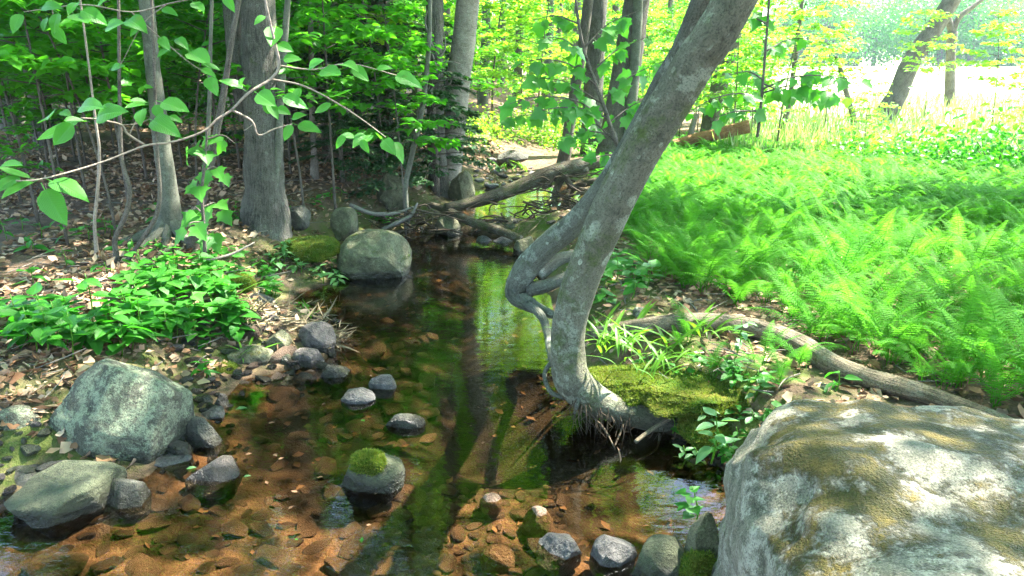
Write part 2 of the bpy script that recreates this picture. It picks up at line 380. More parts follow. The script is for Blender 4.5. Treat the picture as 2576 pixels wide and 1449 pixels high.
# ------------------------------------------------------------------ terrain
LOW_T = [(-260, 1330), (0, 1295), (130, 1262), (260, 1235), (370, 1205), (455, 1135), (520, 1065), (575, 1000), (620, 955), (700, 938), (800, 918), (850, 885), (865, 830),
         (800, 795), (735, 772), (755, 738), (845, 712), (862, 690), (868, 650), (905, 615), (985, 590), (1060, 578), (1100, 583), (1180, 588), (1280, 600), (1345, 622),
         (1372, 660), (1362, 700), (1385, 770), (1392, 850), (1400, 930), (1440, 985), (1530, 1030), (1660, 1085), (1770, 1140), (1830, 1210), (1830, 1330), (1800, 1420)]
UP_T = [(1140, 548), (1178, 518), (1165, 498), (1200, 478), (1300, 466), (1420, 468), (1490, 486), (1470, 515), (1400, 540), (1330, 549), (1220, 549)]
ZUP = .12
LOW = np.array([at_z(u, v, 0)[:2] for u, v in LOW_T] + [[.62, 1.3], [.8, -4], [-6, -4], [-5, 1.2]])
UP = np.array([at_z(u, v, ZUP)[:2] for u, v in UP_T])
def sdf(poly, x, y):
    d = np.full(x.shape, 1e9); ins = np.zeros(x.shape, bool); n = len(poly)
    for i in range(n):
        ax, ay = poly[i]; bx, by = poly[(i + 1) % n]; ex, ey = bx - ax, by - ay
        t = np.clip(((x - ax) * ex + (y - ay) * ey) / (ex * ex + ey * ey), 0, 1)
        d = np.minimum(d, (x - ax - t * ex) ** 2 + (y - ay - t * ey) ** 2)
        c = ((ay > y) != (by > y)) & (x < (bx - ax) * (y - ay) / (by - ay + 1e-12) + ax)
        ins ^= c
    d = np.sqrt(d); return np.where(ins, -d, d)
def field_mask(x, y):
    return sstep(0, 1.6, x - np.maximum(2.2, .24 * y)) * sstep(10.0, 13.0, y + .35 * np.maximum(x - 3, 0))
def terrain(x, y, full=False):
    x = np.asarray(x, float); y = np.asarray(y, float)
    dl, du = sdf(LOW, x, y), sdf(UP, x, y)
    P3 = np.stack([x, y, x * 0], -1)
    side = 1 / (1 + np.exp(-np.clip((x + .05) / .25, -30, 30)))
    yy = np.clip(y, 0, 80)
    left = .34 + .022 * np.clip(yy - 3, 0, 45) + .05 * fbm(P3 * 1.1, 3, 3) + .02 * np.clip(-x - 3, 0, 40)
    right = .27 - .008 * np.clip(yy - 4, 0, 8) + .013 * np.clip(yy - 12, 0, 80) + .035 * fbm(P3 * 1.3, 5, 3)
    L = left * (1 - side) + right * side
    L = L + .02 * fbm(P3 * 5, 9, 3) + 6 * sstep(120, 400, np.hypot(x, y)) * sstep(-.2, .2, y / (np.hypot(x, y) + 1))
    pl, pu = np.maximum(dl, 0), np.maximum(du, 0)
    zb = ZUP * pl / (pl + pu + 1e-6)
    wb = .85 * (1 - side) + .42 * side
    # broad stony riffle upstream, low gravel bar
    rif = sstep(1.5, .3, np.hypot((x - .15) / .9, (y - 9.7) / 1.5) * 1.0)
    L = L * (1 - rif) + (.17 + .02 * fbm(P3 * 9, 21, 2)) * rif
    z = zb + (L - zb) * sstep(-.02, 1.0, np.minimum(pl, pu) / wb)
    deep = .10 + .22 * sstep(-.75, -.05, x) * sstep(2.6, 3.2, y) * sstep(6.9, 6.0, y) + .14 * sstep(.45, .7, x) * sstep(2.0, 2.4, y)
    bed = -np.minimum(.42 * -np.minimum(dl, 0), deep) + .045 * fbm(P3 * np.array([2.2, 4.0, 1]), 31, 3) * sstep(0, .25, -dl)
    z = np.where(dl < 0, np.minimum(bed, -.012), z)
    z = np.where(du < 0, ZUP - np.minimum(.4 * -du, .09) - .004, z)
    if full: return z, dl, du
    return z
def axis(a, b, h, lo, hi, g=1.09):
    c = list(np.arange(a, b, h)); s = h; x = c[-1]
    while x < hi: s *= g; x += s; c.append(x)
    s = h; x = c[0]; pre = []
    while x > lo: s *= g; x -= s; pre.append(x)
    return np.array(pre[::-1] + c)
gx, gy = axis(-4.2, 4.2, .042, -450, 450), axis(1.0, 8.2, .042, -120, 700)
GX, GY = np.meshgrid(gx, gy); GZ, DL, DU = terrain(GX, GY, True)
def gz(x, y):
    i = min(max(int(np.searchsorted(gx, x)) - 1, 0), len(gx) - 2); j = min(max(int(np.searchsorted(gy, y)) - 1, 0), len(gy) - 2)
    a = (x - gx[i]) / (gx[i + 1] - gx[i]); b = (y - gy[j]) / (gy[j + 1] - gy[j])
    return float((GZ[j, i] * (1 - a) + GZ[j, i + 1] * a) * (1 - b) + (GZ[j + 1, i] * (1 - a) + GZ[j + 1, i + 1] * a) * b)
def ground_at(u, v):
    z = .3
    for _ in range(14):
        p = at_z(u, v, z); z = .5 * z + .5 * gz(p[0], p[1])
    p = at_z(u, v, z); return np.array([p[0], p[1], gz(p[0], p[1])])
nx, ny = len(gx), len(gy); I = np.arange(nx * ny).reshape(ny, nx)
GF = np.stack([I[:-1, :-1], I[:-1, 1:], I[1:, 1:], I[1:, :-1]], -1).reshape(-1, 4)
zone = np.zeros((ny, nx, 4)); dd = np.minimum(DL, DU)
zone[..., 0] = sstep(.10, .0, dd); zone[..., 1] = sstep(.02, .12, dd) * sstep(.9, .35, dd) * (.75 + .25 * (GX > 0)); zone[..., 2] = field_mask(GX, GY); zone[..., 3] = np.maximum(sstep(-.04, -.13, GZ) * (1 - .75 * sstep(2.75, 2.35, GY)), .88 * sstep(3.7, 4.6, GY) * sstep(7.4, 7.2, GY))  # alpha: deep and upstream bed painted darker, standing in for shade
zone[..., 3] = np.maximum(zone[..., 3], .95 * sstep(-.12, .04, GX) * sstep(2.5, 2.75, GY) * sstep(5.2, 4.6, GY))  # alpha: bed along the right bank darkened too, shade put into its colour
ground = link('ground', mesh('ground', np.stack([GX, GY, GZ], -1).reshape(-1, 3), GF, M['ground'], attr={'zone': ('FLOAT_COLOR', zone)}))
tag(ground, 'leaf-strewn forest ground with the sandy orange brook bed', 'ground', kind='structure')

def sheet(name, poly, z, off, label):
    x0, y0 = poly.min(0) - .3; x1, y1 = poly.max(0) + .3
    xs, ys = np.linspace(x0, x1, 90), np.linspace(y0, y1, 90); X, Y = np.meshgrid(xs, ys)
    keep = sdf(poly, X, Y) < off
    J = np.arange(8100).reshape(90, 90); F = np.stack([J[:-1, :-1], J[:-1, 1:], J[1:, 1:], J[1:, :-1]], -1)
    F = F[keep[:-1, :-1] | keep[1:, 1:] | keep[1:, :-1] | keep[:-1, 1:]].reshape(-1, 4)
    o = link(name, mesh(name, np.stack([X, Y, X * 0 + z], -1).reshape(-1, 3), F, M['water']))
    return tag(o, label, 'water', kind='structure')
sheet('stream_water', LOW, 0.0, .22, 'clear brown brook pool reflecting green leaves')
sheet('upper_stream_water', UP, ZUP, .03, 'still upper pool behind the fallen log')

# ------------------------------------------------------------------ leaf, frond and rock shapes
LEAF2 = (np.array([[0, 0, 0], [-.3, .45, .09], [.3, .45, .09], [0, 1, -.06]], float), np.array([[0, 2, 1], [1, 2, 3]]))
LEAF4 = (np.array([[0, 0, 0], [-.32, .36, .07], [0, .45, 0], [.32, .36, .07], [0, 1, -.1], [-.2, .74, .03], [.2, .74, .03]], float),
         np.array([[0, 2, 1], [0, 3, 2], [1, 2, 5], [2, 3, 6], [2, 4, 5], [2, 6, 4]]))
def leaf_shape(w, prof, droop, fold, n=7, teeth=0.0, curl=0.0):
    """one big leaf, 1 long: midrib plus toothed margins"""
    V, F = [], []
    for i in range(n):
        t = i / (n - 1); z = -droop * t * t
        hw = w * prof(t) * (1 + (teeth if i % 2 else -teeth)); yy = t
        V += [(-hw, yy - .10 * hw, z + fold * hw + curl * math.sin(t * 7)), (-hw * .5, yy, z + fold * hw * .42), (0, yy, z), (hw * .5, yy, z + fold * hw * .42), (hw, yy - .10 * hw, z + fold * hw - curl * math.sin(t * 6))]
    for i in range(n - 1):
        for k in range(4):
            a = i * 5 + k; F += [(a, a + 1, a + 6), (a, a + 6, a + 5)]
    return np.array(V, float), np.array(F)
ov = lambda t: math.sin(math.pi * min(1, t * .98 + .02) ** .72) ** .85 if t < 1 else 0.0
ht = lambda t: (math.sqrt(max(0, 1 - ((t - .3) / .32) ** 2)) if t < .3 else max(0, 1 - ((t - .3) / .7) ** 1.35)) if t > .015 else .45
nar = lambda t: math.sin(math.pi * t) ** .8 if 0 < t < 1 else 0.0
def stalked(s):
    V, F = s; k = len(V)
    V = np.concatenate([V, [[-.012, 0, 0], [.012, 0, 0], [.01, -.22, .02], [-.01, -.22, .02]]]); F = np.concatenate([F, [[k, k + 1, k + 2], [k, k + 2, k + 3]]])
    V[:, 1] += .22; return V, F
OVATE = [stalked(leaf_shape(.27, ov, d, f, 8, .03, c)) for d, f, c in ((.12, .25, .012), (.30, .15, .02), (.05, .42, .02), (.42, .3, .03), (-.08, .2, .025))]
HEART = [stalked(leaf_shape(.40, ht, d, f, 8, .04, c)) for d, f, c in ((.14, .18, .01), (.28, .12, .0), (.06, .28, .02))]
BLADE = [leaf_shape(.10, nar, .5, .2, 7), leaf_shape(.08, nar, .9, .2, 7)]
def maple_shape(droop, fold):
    out = [(.0, .0, .0), (.2, -.05, .03), (.36, .06, .08), (.33, .19, .16), (.52, .40, .22), (.35, .43, .34), (.25, .52, .45), (.21, .68, .6), (.1, .82, .78), (0, 1, 1)]
    V, F = [], []
    for x, y, m in out: V += [(-x, y, fold * x - droop * y * y), (0, m, -droop * m * m), (x, y, fold * x - droop * y * y)]
    for i in range(len(out) - 1):
        a = 3 * i; F += [(a, a + 1, a + 4), (a, a + 4, a + 3), (a + 1, a + 2, a + 5), (a + 1, a + 5, a + 4)]
    return np.array(V, float), np.array(F)
MAPLE = [stalked(maple_shape(d, f)) for d, f in ((.15, .2), (.3, .1), (.05, .35))]
def leaf_meshes(name, shapes, mat): return [mesh(name, V, F, mat) for V, F in shapes]
LM = {'big': leaf_meshes('ovate_leaf', OVATE, M['leaf_big']), 'herb': leaf_meshes('herb_leaf', OVATE, M['leaf_herb']), 'heart': leaf_meshes('heart_leaf', HEART, M['leaf_herb']),
      'pale': leaf_meshes('pale_leaf', OVATE, M['leaf_pale']), 'maple': leaf_meshes('maple_leaf', MAPLE, M['leaf_big']), 'blade': leaf_meshes('blade', BLADE, M['grass'])}
def basis(fwd, roll=0.0):
    X, Y, Z = frames(np.array([fwd], float)); X, Y, Z = X[0], Y[0], Z[0]
    c, s = math.cos(roll), math.sin(roll); X, Z = X * c + Z * s, Z * c - X * s
    return X, Y, Z
def leafM(pos, fwd, size, roll=0.0, wide=1.0):
    X, Y, Z = basis(fwd, roll); m = Matrix.Identity(4)
    for r in range(3):
        m[r][0] = X[r] * size * wide; m[r][1] = Y[r] * size; m[r][2] = Z[r] * size; m[r][3] = pos[r]
    return m
def add_leaf(kind, parent, pos, fwd, size, roll=0.0, name='leaf', wide=1.0):
    return link(name, random.choice(LM[kind]), parent, leafM(pos, fwd, size, roll, wide))

def make_frond(pairs, arch, lod=0, seed=0, wid=.24, lean=1.0):
    """lacy fern frond, 1 long in +Y/+Z; a rib with paired, lobed pinnae"""
    r = random.Random(seed); n = 12
    el = [lean - arch * (i / n) ** 1.15 for i in range(n + 1)]; P = [np.zeros(3)]
    for i in range(n): P.append(P[-1] + np.array([0, math.cos(el[i]), math.sin(el[i])]) / n)
    P = np.array(P); parts = []
    V, F, _ = tube(P, np.linspace(.009, .002, n + 1), 3, cap=False); parts.append((V, np.concatenate([F[:, [0, 1, 2]], F[:, [0, 2, 3]]])))
    for i in range(pairs):
        t = .16 + .83 * (i / (pairs - 1)) ** .92; x = t * n; k = min(int(x), n - 1); p = P[k] + (P[k + 1] - P[k]) * (x - k)
        T = P[k + 1] - P[k]; T /= np.linalg.norm(T); N = np.array([0, -T[2], T[1]])
        l = wid * min(1, .55 + (t - .16) * 2.2) * max(0.03, (1 - t)) ** .62 * 1.15
        for sgn in (-1, 1):
            d = np.array([sgn * .93, 0, 0]) + T * (.34 + r.uniform(-.06, .06)) ; d /= np.linalg.norm(d)
            dr = r.uniform(.15, .5); S = np.cross(N, d)
            w = .83 / pairs * (.42 if lod else .33)
            if lod: 
                e = p + d * l - N * l * dr * .6; m = p + d * l * .4 - N * l * dr * .1
                parts.append((np.array([p, m + S * w, m - S * w, e]), np.array([[0, 1, 2], [1, 3, 2]])))
            else:
                vs, fs = [], []; q = 6
                for j in range(q + 1):
                    s = j / q; c = p + d * l * s - N * l * dr * s * s * .7; ww = w * (1 - s) ** .6 * 1.25 + .0012
                    vs += [c, c + S * ww + d * ww * .5, c - S * ww + d * ww * .5]
                for j in range(q):
                    a = 3 * j; b = a + 3
                    fs += [(a, b, a + 1), (a, a + 2, b)]
                parts.append((np.array(vs), np.array(fs)))
    return cat_parts(parts)
FROND_SH = [make_frond(25, a, 0, i, w * .72, l + .1) for i, (a, w, l) in enumerate(((1.2, .25, 1.15), (1.6, .23, 1.3), (.8, .27, .95), (1.9, .22, 1.35), (1.1, .26, .75), (.9, .22, 1.25)))]
FROND = [mesh('frond', V, F, M['fern']) for V, F in FROND_SH]
FROND_LOD = [make_frond(19, a, 1, i, w * .75, l + .1) for i, (a, w, l) in enumerate(((1.2, .27, 1.15), (1.6, .25, 1.3), (.8, .29, .95), (1.8, .25, 1.2)))]

def ico(sub):
    b = bmesh.new(); bmesh.ops.create_icosphere(b, subdivisions=sub, radius=1); b.verts.ensure_lookup_table()
    V = np.array([v.co[:] for v in b.verts]); F = np.array([[x.index for x in f.verts] for f in b.faces]); b.free(); return V, F
ICO = {k: ico(k) for k in (3, 4, 5, 6)}
def rock_geo(seed, half, sub=4, p=2.6, rough=.16, cuts=7, cutd=.78, fine=.03):
    cuts = cuts + 6 if cuts > 3 else cuts
    V, F = ICO[sub]; V = V / (np.abs(V) ** p).sum(1, keepdims=True) ** (1 / p)
    r = np.random.default_rng(seed)
    V = V * (1 + rough * fbm(V * 1.1 + seed, seed, 3))[:, None]
    for _ in range(cuts):
        n = r.normal(size=3); n /= np.linalg.norm(n); d = cutd * r.uniform(.88, 1.12); q = V @ n - d; V = V - np.outer(np.maximum(q, 0) * .96, n)
    V = V * (1 + 1.6 * fine * fbm(V * 4 + seed, seed + 3, 5) - 1.1 * fine * np.abs(fbm(V * 2.3 + seed, seed + 8, 3)))[:, None]
    V = V / np.abs(V).max(0)
    return V * np.asarray(half), F
def rock_box(name, u0, v0, u1, v1, zb, mat, label, seed, dep=.85, embed=.35, sub=4, p=2.6, rough=.16, cuts=7, rot=None, group=None, cat='rock', tilt=(0, 0), fine=.03, cutd=.78):
    """a rock whose outline fills the given picture box and whose foot stands at height zb"""
    uc = (u0 + u1) / 2; f = at_z(uc, v1, zb); W = (u1 - u0) / FT * depth(f); D = W * dep
    yc = f[1] + D * .42; c = at_y(uc, (v0 + v1) / 2, yc); W = (u1 - u0) / FT * depth(c)
    zt = at_y(uc, v0, yc + D * .12)[2]; hh = max(zt - zb, .02); embed = max(embed, .85 if W < .35 else .45) if zb <= .0 else embed; zl = zb - hh * embed
    V, F = rock_geo(seed, (W / 2, D / 2, (zt - zl) / 2), sub, p, rough, cuts, cutd, fine)
    if tilt != (0, 0): V = V @ np.array(Euler((tilt[0], tilt[1], 0)).to_matrix()).T
    o = link(name, mesh(name, V, F, M[mat])); o.location = (c[0], yc, (zt + zl) / 2)
    if rot: o.rotation_euler = (0, 0, rot)
    return tag(o, label, cat, group)

# ------------------------------------------------------------------ trees
def crown_geo(seed, rx, rz, ncl, nl, size, tmpl=LEAF2, flat=.45):
    r = np.random.default_rng(seed); c = r.normal(size=(ncl, 3)); c /= np.linalg.norm(c, axis=1, keepdims=True)
    c *= (r.uniform(.15, 1, ncl) ** .45)[:, None]; c = c * np.array([rx, rx, rz]); c *= 1 + .25 * fbm(c * .7 + seed, seed, 2)[:, None]
    rad = r.uniform(.3, .75, ncl)
    k = np.repeat(np.arange(ncl), nl); q = r.normal(size=(ncl * nl, 3)) * .55; q[:, 2] *= flat
    pos = c[k] + q * rad[k][:, None]; pos[:, 2] -= .12 * np.hypot(q[:, 0], q[:, 1]) * rad[k]
    fw = q * np.array([1, 1, .3]) + r.normal(size=q.shape) * .45; fw[:, 2] -= .35
    V, F = scatter(tmpl, pos, fw, size * r.uniform(.6, 1.2, len(pos)), r.normal(size=len(pos)) * .5)
    return V, F, c
CROWN = []
for i in range(5):
    rx, rz = ((2.7, 1.7), (2.3, 2.0), (3.1, 1.6), (2.5, 1.5), (2.9, 2.1))[i]
    V, F, c = crown_geo(100 + i, rx, rz, 112, 62, .15)
    CROWN.append(({m: mesh('crown', V, F, M[m]) for m in ('leaf_dark', 'leaf_mid', 'leaf_lime')}, c))
def limbs(base, c, n, r0, seed):
    """boughs from the trunk top out into the crown's leaf clumps"""
    r = random.Random(seed); out = []
    for k in r.sample(range(len(c)), n):
        e = c[k]; b = base + np.array([0, 0, r.uniform(-.8, .4)]); m = b * .5 + e * .5 + np.array([r.uniform(-.3, .3), r.uniform(-.3, .3), r.uniform(0, .4)])
        out.append(tube([b, m, e], [r0, r0 * .55, r0 * .15], 6, 4, .1, seed=k))
    return out
def tree(name, label, pts, rad, bark, crown=None, cmat='leaf_mid', group=None, sides=14, sub=6, rough=.08, furrow=0.0, flare=1.35, coff=(0, 0, 0), cscale=1.0, crot=0.0, fscale=(9, 9, 1.4), cat='tree', extra=None):
    """tree > trunk, boughs, crown; pts are places, the first on the ground"""
    pts = [np.asarray(p, float) for p in pts]; b = pts[0]
    t = empty(name, b, label, cat, group); L = [p - b for p in pts]
    d = L[1] - L[0]; ln = np.linalg.norm(d)
    L = [L[0] - d / ln * .12, L[0] + d * min(.12 / ln, .3)] + L[1:]; rad = [rad[0] * flare * 1.12, rad[0] * (1 + (flare - 1) * .45)] + list(rad[1:])
    link('trunk', tubes_mesh('trunk', [tube(L, rad, sides, sub, rough, furrow, len(bpy.data.objects), fscale=fscale)], M[bark]), t)
    if extra: extra(t, b)
    if crown is not None:
        ms, c = CROWN[crown]; top = L[-1]
        off = top + np.array(coff, float); s = cscale; R = np.array(Euler((0, 0, crot)).to_matrix())
        link('crown', ms[cmat], t, Matrix.Translation(off) @ Matrix.Rotation(crot, 4, 'Z') @ Matrix.Scale(s, 4))
        cw = (c * s) @ R.T + off
        link('boughs', tubes_mesh('boughs', limbs(top, cw, 9, rad[-1] * .8, crown * 7 + 3), M[bark]), t)
    return t
def trunk_T(uv, y=None, top=6.0, px=(40, 34), lean=None):
    """picture polyline (base first) -> points on the plane through the base, carried on upwards to height top"""
    b = ground_at(*uv[0]) if y is None else at_y(uv[0][0], uv[0][1], y)
    if y is not None: b[2] = gz(b[0], b[1])
    P = [b] + [at_y(u, v, b[1]) for u, v in uv[1:]]
    d = P[-1] - P[-2]; d = d / max(abs(d[2]), .05)
    if lean is not None: d = np.array([lean[0], lean[1], 1.0])
    k = top - P[-1][2]
    if k > .3: P += [P[-1] + d * k * .45, P[-1] + d * k * .9 * np.array([.85, .85, 1.1])]
    w = np.interp(np.linspace(0, 1, len(uv)), np.linspace(0, 1, len(px)), px) / FT / 2
    R = [float(a) * depth(p) for a, p in zip(w, P)]
    R += [R[-1] * .8, R[-1] * .55][: len(P) - len(R)]
    return P, R

# the leaning beech over the brook: trunk, second stem, arched roots
TB = [(1735, 1092, 3.06), (1650, 1060, 3.06), (1565, 1030, 3.06), (1490, 1002, 3.06), (1440, 955, 3.05), (1428, 880, 3.05), (1436, 800, 3.04), (1462, 710, 3.02), (1500, 610, 2.99), (1545, 510, 2.96), (1602, 400, 2.92), (1672, 280, 2.87), (1752, 150, 2.82), (1848, 0, 2.76)]
PT = [at_y(*p) for p in TB]; d = PT[-1] - PT[-2]; d /= np.linalg.norm(d)
PT += [PT[-1] + d * .9 + np.array([0, .1, .2]), PT[-1] + d * 1.9 + np.array([.1, .5, .9]), PT[-1] + d * 2.6 + np.array([.4, 1.2, 2.2])]
PW = [50, 62, 74, 84, 93, 88, 86, 90, 94, 98, 102, 104, 106, 108]
PR = [w / FT / 2 * depth(p) for w, p in zip(PW, PT)] + [.075, .06, .045]
lean_base = np.array(PT[4]) - [0, 0, .2]
beech = empty('leaning_beech_tree', lean_base, 'grey lichen-spotted tree with curved trunk leaning right over the brook', 'tree')
link('trunk', tubes_mesh('trunk', [tube([p - lean_base for p in PT], PR, 36, 9, .10, .04, 4, fscale=(5, 5, 2.5))], M['beech']), beech)
S2 = [(1392, 792, 4.05), (1345, 772, 4.12), (1298, 738, 4.2), (1322, 678, 4.18), (1372, 622, 4.12), (1440, 566, 4.02), (1500, 500, 3.9), (1580, 380, 3.7), (1670, 210, 3.45), (1768, 0, 3.2)]
P2 = [at_y(*p) for p in S2]; d = P2[-1] - P2[-2]; d /= np.linalg.norm(d); P2 += [P2[-1] + d * 1.2 + np.array([0, 0, .4]), P2[-1] + d * 2.2 + np.array([-.2, .4, 1.6])]
R2 = [w / FT / 2 * depth(p) for w, p in zip([20, 34, 54, 64, 62, 60, 60, 60, 60, 58], P2)] + [.06, .035]
link('second_stem', tubes_mesh('second_stem', [tube([p - lean_base for p in P2], R2, 22, 6, .10, 0, 8)], M['root_bark']), beech)
for rt, w in (([(1350, 690, 4.2), (1400, 655, 4.25), (1450, 640, 4.3)], (44, 34, 26)), ([(1335, 728, 4.18), (1385, 715, 4.1), (1440, 690, 4.1)], (40, 30, 30)), ([(1330, 765, 4.1), (1362, 795, 3.95), (1378, 840, 3.7), (1384, 880, 3.4), (1400, 930, 3.1)], (24, 22, 20, 20, 24)),
              ([(1395, 900, 3.1), (1370, 940, 3.1), (1385, 985, 3.05), (1420, 1000, 3.05)], (12, 12, 12, 14)), ([(1455, 985, 3.0), (1452, 1015, 2.98), (1446, 1040, 2.98)], (20, 14, 8))):
    q = [at_y(*p) for p in rt]
    link('root', tubes_mesh('root', [tube([p - lean_base for p in q], [k / FT / 2 * depth(p) for k, p in zip(w, q)], 10, 5, .14, 0, len(bpy.data.objects))], M['root_bark']), beech)
ms, c = CROWN[2]; top = PT[-1] + np.array([.6, 1.0, .9])
link('crown', ms['leaf_mid'], beech, Matrix.Translation(top - lean_base) @ Matrix.Scale(.78, 4))
link('boughs', tubes_mesh('boughs', limbs(PT[-1] - lean_base, c * .78 + top - lean_base, 10, .04, 77), M['beech']), beech)

# trunks in view
P, R = trunk_T([(432, 596), (424, 480), (408, 370), (396, 270), (384, 170), (374, 60), (368, 0)], px=(52, 44, 42, 40, 36, 36, 36), top=6.5)
def beech_roots(t, b):
    for a, l in ((-2.6, .34), (-2.0, .25), (-1.4, .2), (-.7, .28), (3.3, .25)):
        e = np.array([math.cos(a) * l, math.sin(a) * l, -.05]); link('root', tubes_mesh('root', [tube([np.array([0, 0, .17]), e * .4 + [0, 0, .07], e + [0, 0, .035], e * 1.4 - [0, 0, .04]], [.055, .04, .025, .012], 8, 4, .1, seed=int(l * 99))], M['beech_young']), t)
tree('young_beech_tree', 'smooth pale grey trunk with flared roots on the left bank', P, R, 'beech_young', 1, 'leaf_dark', coff=(.6, .8, 1.4), sides=20, flare=1.3, rough=.05, extra=beech_roots)
P, R = trunk_T([(668, 575), (667, 470), (664, 360), (660, 250), (652, 120), (648, 0)], px=(112, 96, 92, 92, 88, 84), top=8)
def fork(t, b):
    q = [at_y(u, v, b[1] + .12) - b for u, v in ((638, 300), (612, 200), (596, 110), (590, 0), (586, -160))]
    link('side_stem', tubes_mesh('side_stem', [tube(q, [.11, .10, .085, .08, .07], 20, 6, .06, .3, 5)], M['furrowed']), t)
tree('furrowed_maple_tree', 'thick trunk with deeply furrowed grey bark left of the mid-stream boulder', P, R, 'furrowed', 0, 'leaf_dark', coff=(1.0, .6, .8), cscale=1.25, sides=56, sub=16, rough=.05, furrow=.16, flare=1.12, extra=fork)
SL = [  # label, polyline, px widths, bark, crown, crown material, furrow, top, extra depth
 ('thin pale sapling trunk standing against the furrowed maple trunk', [(682, 588), (692, 470), (700, 380), (706, 250), (716, 100), (724, 0)], (17, 20, 20, 18, 18, 16), 'beech_young', None, None, 0, 5.0),
 ('straight grey trunk with bare broken twigs beside the leaning birch', [(1104, 486), (1100, 400), (1096, 300), (1092, 150), (1094, 0)], (48, 46, 44, 44, 44), 'furrowed', 3, 'leaf_dark', .12, 7.5),
 ('peeling birch trunk curving up behind the mossy stream boulder', [(1126, 482), (1132, 420), (1146, 300), (1152, 210), (1166, 110), (1178, 0)], (62, 58, 56, 62, 60, 58), 'birch', 1, 'leaf_mid', 0, 8.0),
 ('slim bent grey sapling leaning right in front of the cedar', [(1022, 520), (1020, 470), (1036, 390), (1058, 290), (1072, 190), (1080, 90), (1082, 0)], (13, 14, 14, 14, 12, 10), 'beech_young', None, None, 0, 4.0),
 ('dark straight trunk at the top centre-left in the hemlock shade', [(968, 395), (964, 280), (958, 150), (954, 0)], (44, 42, 40, 40), 'dark_bark', 4, 'leaf_dark', .14, 8.0),
 ('thin dark-barked trunk slanting up behind the fallen log', [(1416, 418), (1430, 330), (1448, 220), (1466, 110), (1480, 0)], (30, 28, 27, 26, 26), 'dark_bark', 3, 'leaf_mid', .08, 6.0),
 ('sunlit rough trunk between the slanting trunk and the grey pole', [(1490, 390), (1492, 260), (1498, 130), (1504, 0)], (54, 50, 48, 48), 'furrowed', None, None, .12, 8.0),
 ('stout dark furrowed trunk close behind the slim grey pole', [(1540, 425), (1555, 320), (1572, 200), (1590, 90), (1602, 0)], (92, 82, 72, 70, 66), 'dark_bark', 4, 'leaf_mid', .14, 7.0),
 ('slim smooth grey pole of a young tree left of the leaning trunk', [(1578, 430), (1578, 380), (1586, 280), (1598, 150), (1606, 0)], (26, 26, 26, 25, 25), 'beech_young', None, None, 0, 5.0),
 ('dark trunk with cracked bark standing just behind the leaning trunk', [(1782, 362), (1788, 300), (1808, 220), (1832, 130), (1860, 20)], (48, 40, 42, 44, 42), 'dark_bark', None, None, .14, 6.0),
 ('broken short grey stem beside the reddish log', [(1728, 386), (1736, 340), (1752, 285)], (16, 16, 13), 'dead_twig', None, None, 0, 0),
 ('slender sapling slanting in front of the bright meadow', [(1965, 335), (1985, 260), (2000, 150), (2012, 50), (2018, 0)], (15, 13, 12, 11, 10), 'dark_bark', None, None, 0, 4.0),
 ('very thin dark sapling nearest the reddish log end', [(1898, 330), (1908, 250), (1918, 150), (1926, 60), (1934, 0)], (9, 8, 8, 7, 6), 'dark_bark', None, None, 0, 4.0),
 ('crooked short dark sapling in the meadow edge', [(2156, 345), (2146, 290), (2128, 230), (2112, 165), (2102, 140)], (15, 14, 12, 11, 8), 'dark_bark', None, None, 0, 0),
 ('dark leaning trunk with climbing leaves at the meadow edge', [(2222, 300), (2258, 235), (2296, 150), (2350, 70), (2394, 0)], (50, 48, 46, 44, 42), 'dark_bark', 2, 'leaf_mid', .1, 6.5),
 ('small forked tree at the top right against the meadow', [(2390, 268), (2390, 200), (2392, 130), (2396, 80)], (25, 24, 22, 24), 'dark_bark', None, None, 0, 0),
 ('thin crooked grey stem on the left forest floor, leftmost pair member', [(294, 660), (290, 600), (316, 540), (326, 480), (306, 400), (302, 320), (300, 200)], (13, 12, 12, 12, 11, 10, 8), 'dark_bark', None, None, 0, 3.0),
 ('thin bare stem slanting right from the crooked stem foot', [(318, 660), (352, 610), (392, 545), (402, 480), (396, 400), (392, 300)], (12, 11, 11, 10, 10, 8), 'dark_bark', None, None, 0, 3.0),
 ('dark pair-stemmed sapling right of the pale smooth trunk', [(482, 630), (505, 520), (528, 420), (545, 330), (560, 250), (580, 120)], (26, 22, 20, 18, 17, 14), 'dark_bark', None, None, 0, 4.0),
 ('straight thin leafy sapling just right of the pale smooth trunk', [(517, 632), (512, 560), (508, 480), (520, 380), (526, 270), (530, 100)], (15, 13, 12, 12, 11, 9), 'beech_young', None, None, 0, 3.5),
 ('hair-thin straight sapling with few leaves on the left floor', [(244, 650), (238, 560), (246, 470), (250, 380), (240, 300)], (9, 8, 8, 7, 6), 'twig', None, None, 0, 2.5),
 ('thin pale stem with dead branches right of the furrowed maple', [(792, 450), (790, 380), (786, 300), (784, 200), (780, 0)], (20, 16, 15, 14, 13), 'dead_twig', None, None, 0, 5.0),
]
TREES = {}
for i, (lab, uv, px, bark, cr, cm, fu, top) in enumerate(SL):
    P, R = trunk_T(uv, px=px, top=top)
    TREES[i] = tree('tree' if cr is not None or fu else 'sapling', lab, P, R, bark, cr, cm, sides=30 if fu else 12, sub=10 if fu else 6, furrow=fu, rough=.07, flare=1.2, coff=(random.uniform(-.5, .9), random.uniform(0, 1.0), 1.0 if i in (1, 2, 4) else 1.2), cscale=.9 if i in (1, 2, 4) else random.uniform(.95, 1.2), crot=i * 1.3, cat='tree' if cr is not None or fu else 'sapling')
t15 = TREES[15]; b = np.array(t15.location)
